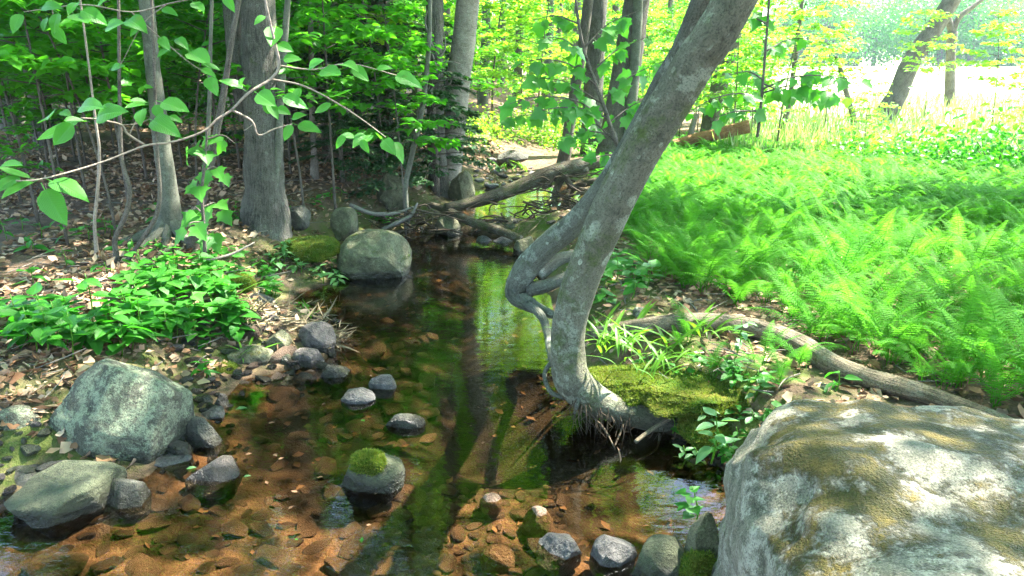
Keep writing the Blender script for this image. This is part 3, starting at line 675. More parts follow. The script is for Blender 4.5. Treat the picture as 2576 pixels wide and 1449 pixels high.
for q, w in (([(2396, 82), (2384, 40), (2378, -30)], (18, 16, 12)), ([(2396, 82), (2412, 45), (2450, 15), (2476, -5)], (16, 14, 12, 10))):
    q = [at_y(u, v, b[1]) for u, v in q]; link('bough', tubes_mesh('bough', [tube([p - b for p in q], [k / FT / 2 * depth(p) for k, p in zip(w, q)], 10, 5, .08)], M['dark_bark']), t15)
# bare broken twigs on the grey trunk beside the birch
b = np.array(TREES[1].location)
for q in ([(1098, 175), (1085, 130), (1070, 118)], [(1095, 230), (1128, 215), (1140, 190)], [(1100, 150), (1120, 120), (1112, 60)], [(1088, 200), (1068, 240), (1040, 262)], [(1090, 120), (1070, 60), (1078, 20)]):
    p = [at_y(u, v, b[1] - .1) - b for u, v in q]; link('dead_twig', tubes_mesh('dead_twig', [tube(p, [.012, .009, .004], 6, 4, .1)], M['dead_twig']), TREES[1])
# woods behind: more trunks with crowns
def in_view(x, y, z=.6, m=200):
    if y < .5: return False
    u, v = to_uv(np.array([x, y, z])); return -m < u < 2576 + m
wr = random.Random(5); spots = []
tries = 0
while len(spots) < 46 and tries < 4000:
    tries += 1
    y = wr.uniform(9.5, 46) ; x = wr.uniform(-.85 * y, .2 * y)
    if sdf(UP, np.array([x]), np.array([y]))[0] < 1.0 or math.hypot(x - .15, y - 9.8) < 2: continue
    if any(math.hypot(x - a, y - c_) < 1.1 for a, c_ in spots): continue
    if x > .6 and y < 16: continue
    u, _ = to_uv(np.array([x, y, .6]))
    if 1180 < u < 1600 and (y < 15 or wr.random() < .6): continue
    spots.append((x, y))
for i, (x, y) in enumerate(spots):
    u, _ = to_uv(np.array([x, y, .6])); h = wr.uniform(5.5, 8.5); z = gz(x, y); lx, ly = wr.uniform(-.06, .1), wr.uniform(-.05, .05)
    lab, grp = (('straight dark trunk deep in the shady woods on the left', 'trunks deep in the left woods') if u < 620 else ('slim trunk among sunlit leaves in the woods upstream', 'trunks in the woods upstream'))
    r = wr.uniform(.05, .16)
    tree('tree', lab, [(x, y, z), (x + lx * 2, y + ly * 2, z + 2), (x + lx * 4.5, y, z + 4.2), (x + lx * 6, y + ly, z + h)], [r, r * .86, r * .75, r * .5], wr.choice(['dark_bark', 'furrowed', 'beech_young']), (wr.randrange(5) if (u > 900 or i % 5 < 1) else None), 'leaf_dark' if u < 900 else 'leaf_lime', grp, sides=12, sub=4, flare=1.2, coff=(wr.uniform(-.6, .6), wr.uniform(-.6, .6), .8), cscale=wr.uniform(.9, 1.25), crot=wr.uniform(0, 6))
for i, (u, y, h) in enumerate(((1120, 19, 8), (1215, 17.5, 6.2), (1300, 22, 9.5), (1370, 19, 7), (1440, 24, 11), (1260, 27, 13), (1530, 20, 8.5), (1180, 24, 12), (1400, 29, 14.5), (1330, 33, 7))):
    x = (u - 1288) / FT * (y * CP + .4); z = gz(x, y)
    tree('tree', 'slim trunk among sunlit leaves in the woods upstream', [(x, y, z), (x + .1, y, z + h * .4), (x - .1, y, z + h)], [.11, .09, .05], ('dark_bark', 'beech_young')[i % 2], i % 5, 'leaf_lime', 'trunks in the woods upstream', sides=10, sub=4, coff=(0, 0, .2), cscale=1.15, crot=i * 1.9)
tree('tree', 'added unseen tree right of the ferns whose crown shades the brook', [(6.0, 7.2, gz(6.0, 7.2)), (5.4, 7.3, 3.0), (4.5, 7.5, 5.8)], [.16, .14, .09], 'furrowed', 3, 'leaf_mid', None, sides=12, sub=5, coff=(-.7, .1, .9), cscale=.85, crot=.7)  # out-of-view tree, added so its crown shades the middle of the brook
tree('tree', 'added tree hidden behind the furrowed maple, its crown blocking sky reflection in the brook', [(-3.1, 9.3, gz(-3.1, 9.3)), (-3.1, 9.3, 2.2), (-3.0, 9.2, 4.6)], [.07, .06, .045], 'dark_bark', 2, 'leaf_mid', None, sides=10, sub=4, coff=(0, 0, .7), cscale=1.0, crot=2.0)  # hidden tree, added so its crown keeps bright sky out of the water reflection
# shade trees that stand beside and behind the view
for i, (x, y, h, s) in enumerate([(6.3, 2.3, 6.0, .9), (9.8, 8.4, 7, 1.0), (9.2, 4.6, 7, .9), (2.2, -2.0, 6, 1.2), (5.2, -1.5, 6.5, 1.2), (-3.2, 1.0, 6, 1.2), (-5.5, 3.2, 6.5, 1.2), (-1.0, -2.5, 6.5, 1.2), (7.5, -4, 7, 1.2), (-6, -2, 7, 1.2), (11.5, 6, 7.5, 1.2)]):
    z = gz(x, y); vis = in_view(x, y, 1.0, -40)
    if vis: continue
    tree('tree', 'tall leafy tree beside the brook just outside the picture', [(x, y, z), (x + .1, y, z + 2.5), (x - .1, y + .1, z + h)], [.15, .13, .08], 'furrowed', i % 5, 'leaf_mid', 'trees round the brook outside the picture', sides=12, sub=5, coff=(0, 0, .9), cscale=s, crot=i * 2.1)

# ------------------------------------------------------------------ rocks
rock_box('boulder', 132, 888, 476, 1182, -.02, 'rock_pale', 'big rounded boulder covered in pale green lichen on the left shore', 11, .8, .15, 6, 2.8, .14, 8, cutd=.86)
rock_box('boulder', -95, 1015, 124, 1178, .0, 'rock_pale', 'flat-topped grey boulder cut by the left picture edge', 23, .7, .2, 5, 3.2, .12, 6, cutd=.86)
rock_box('boulder', 846, 568, 1042, 706, -.01, 'rock_moss', 'smooth dome-shaped boulder with moss streak in mid-stream', 34, .9, .2, 6, 2.5, .10, 5, cutd=.85)
V, F = rock_geo(61, (.90, .72, .58), 6, 5.5, .07, 3, 1.32, .05)
o = link('boulder', mesh('boulder', V, F, M['rock_big'])); o.location = (1.41, 1.42, .075); o.rotation_euler = (math.radians(1), math.radians(5), math.radians(-9))
tag(o, 'huge pale boulder patched with yellow-brown moss in the right foreground', 'rock')
RK = [ # box, foot height, material, label, seed, options
 ((58, 1172, 302, 1330), -.02, 'rock_green', 'flat slanting grey-green slab below the big lichen boulder', 41, dict(dep=1.0, p=3.0, rough=.1, cutd=.8, sub=5)),
 ((258, 1180, 374, 1290), -.02, 'rock_grey', 'rough dark stone tucked against the slanting slab', 42, dict(rough=.2)),
 ((-40, 1165, 125, 1245), .0, 'rock_grey', 'low grey stone under the flat-topped boulder', 43, {}),
 ((474, 1148, 622, 1232), -.03, 'rock_purple', 'smooth oval stone with a sunlit purple-grey back in the water', 44, dict(p=2.3, rough=.08, sub=5)),
 ((842, 1120, 1018, 1252), -.02, 'rock_green', 'wedge-shaped stream stone with a bright green moss cap', 45, dict(dep=.8, p=2.6, rough=.1, sub=5, cutd=.72)),
 ((750, 808, 846, 890), .01, 'rock_purple', 'pinkish-grey cracked stone on the gravel shore, upper of two', 46, dict(p=2.3, rough=.08, sub=5)),
 ((735, 868, 824, 928), -.01, 'rock_purple', 'pinkish-grey cracked stone at the water edge, lower of two', 47, dict(p=2.4, rough=.08, sub=5)),
 ((572, 858, 690, 925), .01, 'rock_moss', 'blocky stone with moss on its left half on the gravel shore', 48, dict(p=3.2)),
 ((668, 826, 742, 890), .04, 'rock_moss', 'small mossy hump between the blocky stone and the pink stone', 49, {}),
 ((462, 1045, 562, 1130), -.01, 'rock_grey', 'long narrow slab leaning off the big lichen boulder', 50, dict(dep=.6, p=3)),
 ((418, 1108, 486, 1150), .0, 'rock_grey', 'small squarish stone beneath the narrow slab', 51, dict(p=3)),
 ((380, 1140, 484, 1186), -.02, 'rock_wet', 'flat dark wet stone at the foot of the lichen boulder', 52, dict(p=3)),
 ((502, 1022, 568, 1060), -.01, 'rock_wet', 'wet black stone with a glinting end by the shore', 53, {}),
 ((540, 986, 576, 1028), -.01, 'rock_purple', 'small pink egg-shaped pebble standing at the water edge', 54, dict(p=2.2, rough=.05)),
 ((498, 988, 540, 1022), .0, 'rock_green', 'small brown pebble left of the pink egg-shaped pebble', 55, dict(p=2.2)),
 ((700, 888, 742, 922), .0, 'rock_green', 'round olive pebble left of the lower pink stone', 56, dict(p=2.2, rough=.05)),
 ((804, 912, 884, 958), -.02, 'rock_grey', 'peaked grey stone just off the gravel shore', 57, dict(rough=.2)),
 ((846, 975, 945, 1020), -.01, 'rock_wet', 'striped dark stone with a blunt lit end lying in the shallows', 58, dict(dep=.6, p=2.6)),
 ((925, 940, 1002, 985), -.01, 'rock_wet', 'wet ridge of stone behind the striped stone', 59, dict(dep=.6)),
 ((962, 1034, 1078, 1082), -.01, 'rock_grey', 'long low stone like a fish back in the middle shallows', 60, dict(dep=.5, p=2.3, rough=.12)),
 ((612, 738, 692, 782), .06, 'rock_wet', 'flat black stone at the mouth of the left inlet', 61, dict(p=3)),
 ((600, 806, 650, 842), .06, 'rock_grey', 'grey flat stone high on the gravel shore', 62, {}),
 ((716, 512, 786, 568), .3, 'rock_grey', 'blue-grey squarish rock beside the furrowed maple trunk', 63, dict(p=3.2)),
 ((946, 432, 1032, 522), .2, 'rock_moss', 'large shaded rock in the bank behind the bent grey sapling', 64, dict(sub=5)),
 ((1126, 428, 1196, 506), .14, 'rock_moss', 'rounded sunlit rock with red-brown foot behind the birch', 65, dict(p=2.3, rough=.06, sub=5)),
 ((830, 520, 910, 600), .12, 'rock_moss', 'dark mossy rock behind the dome-shaped boulder', 66, {}),
 ((1084, 536, 1172, 594), -.01, 'rock_moss', 'black rock with moss cap beside the tiny cascade', 67, dict(sub=5)),
 ((1280, 588, 1362, 646), -.01, 'rock_moss', 'angular olive rock at the foot of the lower fallen limb', 68, dict(p=2.8, cutd=.7)),
 ((1356, 592, 1430, 640), .0, 'rock_moss', 'low brown rock behind the second stem of the leaning tree', 69, {}),
 ((1196, 592, 1240, 612), -.01, 'rock_wet', 'small wet stone below the cascade, left of two', 70, {}),
 ((1240, 594, 1292, 614), -.01, 'rock_wet', 'small wet stone below the cascade, right of two', 71, {}),
 ((1250, 545, 1330, 588), .02, 'rock_moss', 'flat slab across the little weir', 72, dict(p=3.5)),
 ((1348, 1336, 1478, 1424), -.03, 'rock_wet', 'shiny purple-grey wet rock in the bottom shallows', 73, dict(p=2.4, rough=.18, sub=5)),
 ((1482, 1345, 1602, 1442), -.03, 'rock_wet', 'black wet rock between the shiny rock and the olive cobble', 74, dict(rough=.18, sub=5)),
 ((1584, 1340, 1752, 1500), -.04, 'rock_green', 'smooth olive cobble at the bottom beside the huge boulder', 75, dict(p=2.2, rough=.06, cuts=3, sub=5)),
 ((1722, 1290, 1810, 1480), -.02, 'rock_moss', 'mossy stone wedged against the huge boulder', 76, {}),
 ((1590, 768, 1626, 808), .27, 'rock_pale', 'small pale upright stone in the herbs right of the leaning trunk', 77, {}),
 ((1110, 448, 1150, 480), .2, 'rock_pale', 'small pale rock at the foot of the straight grey trunk', 78, {}),
 ((1250, 376, 1330, 410), .25, 'rock_grey', 'wide sunlit grey rock far upstream', 79, dict(p=3)),
 ((1985, 382, 2030, 404), .3, 'rock_purple', 'grey-purple rock showing among the ferns below the meadow', 80, {}),
]
for (bx, zb, m, lab, sd, kw) in RK: rock_box('rock', *bx, zb, m, lab, sd, **kw)
# countable stones: submerged cobbles, riffle stones, shore pebbles
SG = []
for i in range(9):
    V, F = rock_geo(200 + i, (1, .62 + .05 * (i % 5), .42 + .05 * (i % 4)), 4, 2.7, .2, 5, .8); SG.append((V, F))
SM = {m: [mesh('stone', V, F, M[m]) for V, F in SG] for m in ('stone_tan', 'stone_brown', 'stone_pale', 'rock_grey', 'rock_purple', 'rock_green')}
def stones(n, box, smin, smax, mats, label, group, seed, sink=.35, name='stone', zfn=None):
    r = random.Random(seed); done = []
    for _ in range(n * 12):
        if len(done) >= n: break
        u, v = r.uniform(box[0], box[2]), r.uniform(box[1], box[3]); p = zfn(u, v) if zfn else ground_at(u, v)
        s = smin + (smax - smin) * r.random() ** 2
        if any(math.hypot(p[0] - a, p[1] - b) < (s + c) * .8 for a, b, c in done): continue
        done.append((p[0], p[1], s))
        o = link(name, r.choice(SM[r.choice(mats)])); o.location = (p[0], p[1], p[2] + s * .55 * (1 - 2 * sink) ); o.rotation_euler = (r.uniform(-.2, .2), r.uniform(-.2, .2), r.uniform(0, 6.28)); o.scale = (s, s * r.uniform(.75, 1), s * r.uniform(.7, 1))
        tag(o, label, name, group)
stones(110, (940, 1235, 1420, 1449), .018, .08, ('stone_tan', 'stone_brown', 'stone_tan'), 'tan cobble under shallow water at the bottom centre', 'cobbles in the sunlit bottom shallows', 3, .35, 'cobble')
stones(64, (120, 1220, 980, 1449), .03, .12, ('stone_brown', 'stone_tan'), 'brown cobble under water at the lower left', 'cobbles under water at the lower left', 4, .5, 'cobble')
stones(50, (600, 780, 1090, 1180), .025, .10, ('stone_brown', 'stone_tan'), 'brown cobble in the shallow water beside the gravel shore', 'cobbles in the shallows by the gravel shore', 5, .45, 'cobble')
stones(60, (380, 1000, 620, 1200), .014, .05, ('rock_grey', 'rock_purple', 'rock_grey'), 'small grey pebble beside the big lichen boulder', 'pebbles beside the big lichen boulder', 16, .2, 'pebble')
stones(80, (470, 790, 850, 1000), .014, .05, ('rock_grey', 'rock_purple', 'rock_grey'), 'small grey pebble on the gravel shore', 'pebbles on the gravel shore', 6, .2, 'pebble')
stones(70, (440, 780, 870, 1010), .025, .085, ('rock_grey', 'rock_green', 'rock_purple', 'stone_brown'), 'irregular brown-grey stone heaped on the gravel shore', 'stones heaped on the gravel shore', 26, .32)
stones(40, (820, 840, 1080, 1130), .03, .10, ('stone_brown', 'stone_tan'), 'red-brown stone half under water off the gravel shore', 'red-brown stones off the gravel shore', 27, .3)
stones(26, (1690, 1100, 1840, 1240), .02, .06, ('rock_grey', 'rock_green'), 'dark stone at the foot of the undercut right bank', 'stones under the right bank', 28, .25)
stones(60, (1195, 408, 1480, 482), .03, .10, ('stone_pale', 'rock_purple', 'stone_pale'), 'pale stone in the sunny dry riffle upstream', 'stones of the dry riffle upstream', 7, .2)
stones(30, (-10, 1060, 150, 1290), .015, .06, ('rock_grey', 'rock_green', 'rock_purple'), 'small stone between the two left-edge boulders', 'pebbles between the left-edge boulders', 29, .2, 'pebble')
stones(16, (1180, 540, 1420, 590), .03, .08, ('rock_grey',), 'dark stone in the little weir', 'stones in the little weir', 8, .2)
for bx, lab, m in (((1310, 1272, 1392, 1356), 'round tan cobble with a dark rim under the bottom shallows', 'stone_tan'), ((1206, 1238, 1264, 1280), 'tan stone breaking the surface at the head of the cobble bar', 'stone_tan'), ((1206, 1370, 1296, 1434), 'broad tan cobble near the bottom edge', 'stone_tan'), ((60, 1400, 215, 1460), 'long slab under water at the lower left corner', 'stone_brown')):
    rock_box('rock', *bx, -.09 if 'breaking' not in lab else -.03, m, lab, len(lab), .8, .3, 4, 2.3, .08, 3)

# ------------------------------------------------------------------ fallen logs, roots
def log(name, label, uvy, px, mat, sides=18, rough=.1, furrow=.15, cat='log', z=None, parts=None):
    P = [at_y(u, v, y) for u, v, y in uvy]; b = np.array([P[0][0], P[0][1], P[0][2]])
    R = [w / FT / 2 * depth(p) for w, p in zip(px, P)]
    o = link(name, tubes_mesh(name, [tube([p - b for p in P], R, sides, 8, rough, furrow, len(bpy.data.objects), fscale=(6, 6, .35))], M[mat])); o.location = b
    return tag(o, label, cat)
log('fallen_log', 'long dark log lying slantwise across the brook', [(1120, 522, 7.1), (1200, 506, 7.25), (1300, 472, 7.4), (1400, 430, 7.5), (1480, 412, 7.6), (1560, 398, 7.7)], (20, 30, 36, 38, 34, 30), 'log_dark')
log('fallen_limb', 'pale barkless limb dipping down to the angular olive rock', [(1085, 515, 7.3), (1130, 532, 7.1), (1190, 560, 6.9), (1250, 578, 6.7), (1310, 602, 6.45)], (14, 20, 24, 22, 20), 'log_dark')
def gpt(u, v, lift):
    p = ground_at(u, v); return u, v, p[1]
def log_ground(name, label, uv, px, mat, furrow=.15, sides=22):
    P, R = [], []
    for (u, v), w in zip(uv, px):
        p = ground_at(u, v + w * .45); r = w / FT / 2 * depth(p); P.append([p[0], p[1], p[2] + r * .8]); R.append(r)
    b = np.array(P[0])
    o = link(name, tubes_mesh(name, [tube(np.array(P) - b, R, sides, 9, .12, furrow, 5, fscale=(5, 5, .3))], M[mat])); o.location = b
    return tag(o, label, 'log')
log_ground('fallen_log', 'weathered tan log curving along the ferns to the huge boulder', [(1490, 842), (1600, 822), (1720, 808), (1830, 812), (1930, 832), (2010, 868), (2090, 912), (2190, 952), (2300, 982), (2420, 1022), (2520, 1062), (2640, 1110)], (38, 44, 48, 50, 52, 54, 54, 51, 48, 46, 44, 42), 'log', .26, 30)
log('fallen_log', 'short reddish-brown broken log leaning up behind the ferns', [(1690, 366, 11.6), (1750, 350, 11.6), (1820, 333, 11.5), (1886, 318, 11.4)], (26, 30, 32, 34), 'red_wood', furrow=.3)
log('fallen_branch', 'thin grey branch lying on the leaf litter left', [(440, 668, 4.75), (520, 655, 4.85), (580, 640, 4.95), (640, 610, 5.1)], (7, 8, 7, 4), 'dead_twig', 8, .2, 0, 'branch')
log('fallen_branch', 'forked pale driftwood branch behind the dome-shaped boulder', [(880, 515, 6.7), (940, 538, 6.7), (1000, 535, 6.8), (1040, 520, 6.9)], (10, 11, 9, 5), 'dead_twig', 8, .2, 0, 'branch')
log('fallen_branch', 'bent grey driftwood branch hanging over the cascade pool', [(960, 578, 6.7), (1000, 560, 6.7), (1035, 540, 6.75), (1050, 510, 6.8)], (9, 11, 10, 5), 'dead_twig', 8, .2, 0, 'branch')
log('stick', 'thin stick leaning beside the slanting slab', [(38, 1290, 2.35), (70, 1245, 2.45), (92, 1205, 2.55)], (7, 6, 4), 'twig', 7, .1, 0, 'stick')
log('stick', 'pale cut stick poking out under the leaning tree root', [(1598, 1112, 2.85), (1640, 1080, 2.9), (1690, 1050, 2.95)], (11, 11, 10), 'log', 9, .1, 0, 'stick')
rr = random.Random(12)
rt = empty('root_tangle', at_y(1430, 560, 7.3), 'dark tangle of looping roots in the bank under the fallen log', 'roots'); b = np.array(rt.location)
for q, w in (([(1480, 428), (1420, 445), (1396, 490), (1402, 530), (1440, 540), (1490, 520)], 20), ([(1500, 455), (1450, 470), (1425, 500), (1440, 515), (1470, 505), (1490, 480)], 18), ([(1420, 440), (1440, 470), (1480, 478), (1520, 470)], 16), ([(1400, 545), (1395, 580), (1380, 610)], 14), ([(1440, 540), (1450, 580), (1430, 610)], 16), ([(1410, 500), (1380, 540), (1360, 585)], 10)):
    P = [at_y(u, v, 7.2 + rr.uniform(-.1, .25)) - b for u, v in q]; link('root', tubes_mesh('root', [tube(P, np.linspace(w, w * .6, len(P)) / FT / 2 * 7.2, 10, 6, .15, 0, w)], M['log_dark']), rt)
# hanging rootlets under the leaning tree
L = []
for i in range(90):
    u = rr.uniform(1440, 1570) if i < 50 else rr.uniform(1560, 1830); v = 1000 + (u - 1440) * .28 + rr.uniform(0, 20); y = rr.uniform(2.95, 3.08); p = at_y(u, v, y); ln = rr.uniform(.03, .17)
    q = [p, p + [rr.uniform(-.02, .02), rr.uniform(-.03, 0), -ln * .5], p + [rr.uniform(-.04, .04), rr.uniform(-.05, 0), -ln]]; L.append(tube(q, np.array([.003, .002, .001]) * rr.uniform(.5, 1.1), 4, 3, cap=False))
for q in ([(1480, 1035, 3.0), (1520, 1080, 2.95), (1548, 1130, 2.85)], [(1570, 1060, 3.0), (1560, 1090, 2.95), (1545, 1125, 2.88)], [(1660, 1090, 2.95), (1650, 1130, 2.9), (1600, 1160, 2.85)]): L.append(tube([at_y(*p) for p in q], [.006, .005, .003], 6, 5, .1))
link('rootlets', tubes_mesh('rootlets', [(V - lean_base, F, B) for V, F, B in L], M['rootlet']), beech)['kind'] = 'stuff'

# ------------------------------------------------------------------ moss banks, grass, straw
def moss_blob(u, v, y, half, label, seed):
    V, F = rock_geo(seed, half, 6, 2.4, .3, 2, .97, .10); p = at_y(u, v, y); o = link('moss_bank', mesh('moss_bank', V, F, M['moss'])); o.location = p
    return tag(o, label, 'moss bank')
o = moss_blob(1590, 968, 3.2, (.30, .19, .075), 'sunlit yellow-green moss bank behind the leaning tree root', 91)
o2 = moss_blob(1775, 1085, 2.92, (.12, .13, .08), 'dark green moss cushion wedged between the tree root and huge boulder', 92)
o8 = moss_blob(1745, 985, 3.1, (.30, .24, .06), 'green moss bank in front of the curved tan log', 98)
o3 = rock_box('moss_cushion', 452, 905, 600, 966, .0, 'moss', 'flat dark moss cushion on the shore above the pebbles', 93, .9, .3, 5, 2.5, .2, 3, cat='moss')
o4 = rock_box('moss_cushion', 882, 1136, 972, 1202, .075, 'moss', 'bright green moss cap on the wedge-shaped stream stone', 94, .7, .1, 5, 2.3, .2, 3, cat='moss')
o5 = rock_box('moss_cushion', 700, 590, 860, 660, .15, 'moss', 'yellow-brown moss hump in the left bank by the herbs', 95, .9, .2, 5, 2.3, .2, 3, cat='moss')
o6 = rock_box('moss_cushion', 560, 690, 640, 740, .2, 'moss', 'small moss hump among the herbs on the left bank', 96, .9, .2, 4, 2.3, .2, 3, cat='moss')
o7 = rock_box('moss_cushion', 1700, 1380, 1810, 1500, .0, 'moss', 'ragged green moss at the foot of the huge boulder', 97, .9, .2, 5, 2.3, .2, 3, cat='moss')
TUFT = (np.array([[-.10, 0, 0], [.10, 0, 0], [0, 1, .0]], float), np.array([[0, 1, 2]]))
def fuzz(o, n, ln, seed, up=0.25):
    me = o.data; V = np.empty(len(me.vertices) * 3, np.float32); me.vertices.foreach_get('co', V); V = V.reshape(-1, 3)
    N = np.empty(len(me.vertices) * 3, np.float32); me.vertices.foreach_get('normal', N); N = N.reshape(-1, 3)
    r = np.random.default_rng(seed); k = np.where(N[:, 2] > -.5)[0]; k = r.choice(k, n); d = N[k] + r.normal(size=(n, 3)) * .45; d[:, 2] += up
    sp = np.median(np.linalg.norm(V[me.edges[0].vertices[0]] - V[me.edges[0].vertices[1]])) if len(me.edges) else .01
    VV, FF = scatter(TUFT, V[k] + r.normal(size=(n, 3)) * sp * .5 - N[k] * .003, d, ln * r.uniform(.5, 1.5, n), r.uniform(0, 3, n), 1.6)
    f = link('moss_fuzz', mesh('moss_fuzz', VV, FF, M['moss_tuft'], False), o); f['kind'] = 'stuff'
for o_, n_ in ((o, 16000), (o2, 9000), (o8, 12000), (o3, 4000), (o4, 4000), (o5, 5000), (o6, 2500), (o7, 4000)): fuzz(o_, n_, .011, n_)
def tuft(u, v, n, ln, label, seed, zoff=0.0, spread=.05, group=None, y=None):
    r = random.Random(seed); b = ground_at(u, v) if y is None else at_y(u, v, y); b = b + [0, 0, zoff]; t = empty('grass_tuft', b, label, 'grass', group)
    for _ in range(n):
        a = r.uniform(0, 6.28); d = (math.cos(a) * .6, math.sin(a) * .6, r.uniform(.7, 1.6)); add_leaf('blade', t, (r.uniform(-spread, spread), r.uniform(-spread, spread), -.01), d, ln * r.uniform(.5, 1.2), r.uniform(-.5, .5), 'blade', .55)
tuft(1560, 872, 26, .24, 'arching grass tuft on the moss behind the leaning trunk', 1, .02, .10)
tuft(1600, 930, 20, .14, 'short fine grass in the sunlit moss at the trunk foot', 2, .06, .10, y=2.95)
tuft(1690, 900, 14, .22, 'loose grass tuft near the curved tan log', 3, .02, .08)
tuft(1780, 850, 12, .2, 'grass tuft before the middle of the curved tan log', 4, .02, .06)
tuft(1540, 900, 22, .15, 'sunlit grass at the inner bend of the leaning trunk', 11, .05, .08, y=3.1)
tuft(1650, 960, 18, .12, 'short grass on the green moss bank', 12, .05, .1, y=3.0)
tuft(1500, 850, 16, .2, 'grass between the leaning trunk and the end of the tan log', 13, .02, .06)
tuft(605, 905, 9, .14, 'thin grass tuft in the gravel shore', 5, 0, .05)
tuft(770, 800, 8, .16, 'thin grass tuft at the left inlet', 6, 0, .04)
tuft(1290, 430, 20, .3, 'sunlit grass tuft by the dry riffle', 7, 0, .2)
tuft(560, 770, 12, .2, 'grass tuft among the herbs on the left bank', 8, 0, .07)
STRAW = (np.array([[-.02, 0, 0], [.02, 0, 0], [0, .5, .05], [0, 1, -.02]], float), np.array([[0, 1, 2], [0, 2, 3]]))
def straw(n, boxes, ln, label, seed):
    r = np.random.default_rng(seed); pos, fw = [], []
    for bx, k in boxes:
        for _ in range(int(n * k)):
            p = ground_at(r.uniform(bx[0], bx[2]), r.uniform(bx[1], bx[3])); pos.append(p + [0, 0, r.uniform(0, .05)]); d = r.normal(size=3); d[2] = d[2] * .35 - .05; fw.append(d)
    V, F = scatter(STRAW, np.array(pos), np.array(fw), ln * r.uniform(.4, 1.3, len(pos)), r.uniform(0, 3, len(pos)), 1.5)
    tag(link('straw', mesh('straw', V, F, M['thatch'], False)), label, 'straw', kind='stuff')
straw(700, (((610, 770, 850, 840), .4), ((960, 530, 1100, 590), .25), ((1240, 500, 1400, 570), .25), ((830, 840, 860, 890), .1)), .16, 'dead straw and rootlets washed onto the brook banks', 5)

# ------------------------------------------------------------------ leaf litter
r = np.random.default_rng(21); LX, LY = [], []
n = 52000; y = 2.0 + 13 * r.random(n) ** 1.5; x = -.1 - r.random(n) * (1.0 + .85 * y); right = r.random(n) < .16; x = np.where(right, .35 + r.random(n) * 4.5, x); y = np.where(right, 2.2 + r.random(n) * 5, y)
z, dl, du = terrain(x, y, True); keep = (np.minimum(dl, du) > .10 + .5 * r.random(n) ** 3) & (field_mask(x, y) < .3)
pat = fbm(np.stack([x, y, x * 0], -1) * 1.6, 40, 2); keep &= (pat > -.35)
u_ = 1288 + FT * x / (y * CP + 1.3 * SP); keep &= (u_ > -150) & (u_ < 2700); x, y, z = x[keep], y[keep], z[keep]; n = len(x)
LIT = (np.array([[0, 0, 0], [-.28, .4, .14], [0, .5, 0], [.28, .4, .10], [-.16, .78, .05], [0, 1, .12]], float), np.array([[0, 2, 1], [0, 3, 2], [1, 2, 4], [2, 3, 5], [2, 5, 4]]))
fw = r.normal(size=(n, 3)); fw[:, 2] *= .28
V, F = scatter(LIT, np.stack([x, y, z + .006 + .012 * r.random(n)], -1), fw, r.uniform(.02, .085, n) * (.7 + .5 * r.random(n)), r.normal(size=n) * .6, r.uniform(.7, 1.3, n))
tag(link('leaf_litter', mesh('leaf_litter', V, F, M['litter'], False)), 'dry tan and brown fallen leaves covering the forest floor', 'leaf litter', kind='stuff')
for (u, v, s) in ((592, 1030, .055), (612, 812, .06), (612, 1200, .03), (468, 1180, .04), (1560, 1165, .07)):
    p = at_z(u, v, .004 if u != 1560 else .06)
    o = link('fallen_leaf', mesh('fallen_leaf', *LEAF4, M['leaf_pale'] if u != 1560 else M['litter']), None, leafM(p, (.8, .3, .05) if u != 1560 else (-.1, .1, 1), s))
    tag(o, {592: 'pale yellow-green leaf floating by the left shore', 612: 'small pale leaf lying on the gravel shore', 468: 'bright green leaf at the waterline beside the oval stone', 1560: 'tan dead leaf caught on rootlets under the leaning tree'}[u] if v != 1200 else 'tiny green leaf stuck to the oval purple stone', 'leaf')

# ------------------------------------------------------------------ understory: leafy saplings, bushes, hemlocks
def spray_sapling(seed, h, nb, size, tmpl=LEAF4, spread=1.0, t0=.22):
    r = np.random.default_rng(seed); pos, fw, wood = [], [], []
    bend = r.normal(size=2) * .12 * h
    stem = lambda t: np.array([bend[0] * t * t, bend[1] * t * t, h * t])
    wood.append(tube([stem(t) for t in np.linspace(0, 1, 7)], np.linspace(.013, .004, 7) * h / 2.4, 6, 2, .05, seed=seed))
    for i in range(nb):
        t = t0 + (1 - t0) * (i + r.random()) / nb; b = stem(t); a = i * 2.4 + r.normal() * .4; l = spread * h * .36 * (1.15 - .65 * t) * r.uniform(.7, 1.2)
        d = np.array([math.cos(a), math.sin(a), r.uniform(.05, .4)]); q = [b, b + d * l * .5, b + d * l + [0, 0, -.10 * l]]
        wood.append(tube(q, [.006, .004, .0015], 4, 3, cap=False))
        for j in range(3):
            s0 = (.0, .3, .55)[j]; o = b + d * l * s0; dd = d.copy() if j == 0 else d * .75 + np.array([-d[1], d[0], 0]) * (.8 if j == 1 else -.8); ll = l * (1, .65, .5)[j]
            m = int(9 + 26 * ll)
            for k in range(m):
                s = .15 + .85 * (k + r.random()) / m; p = o + dd * ll * s + [0, 0, -.12 * ll * s * s]
                sd = np.array([-dd[1], dd[0], 0]) * (1 if k % 2 else -1); f = dd * .55 + sd * .9 + r.normal(size=3) * .22; f[2] -= .25
                pos.append(p + r.normal(size=3) * .02); fw.append(f)
    V, F = scatter(tmpl, np.array(pos), np.array(fw), size * r.uniform(.6, 1.2, len(pos)), r.normal(size=len(pos)) * .35)
    return V, F, wood
SAP = []
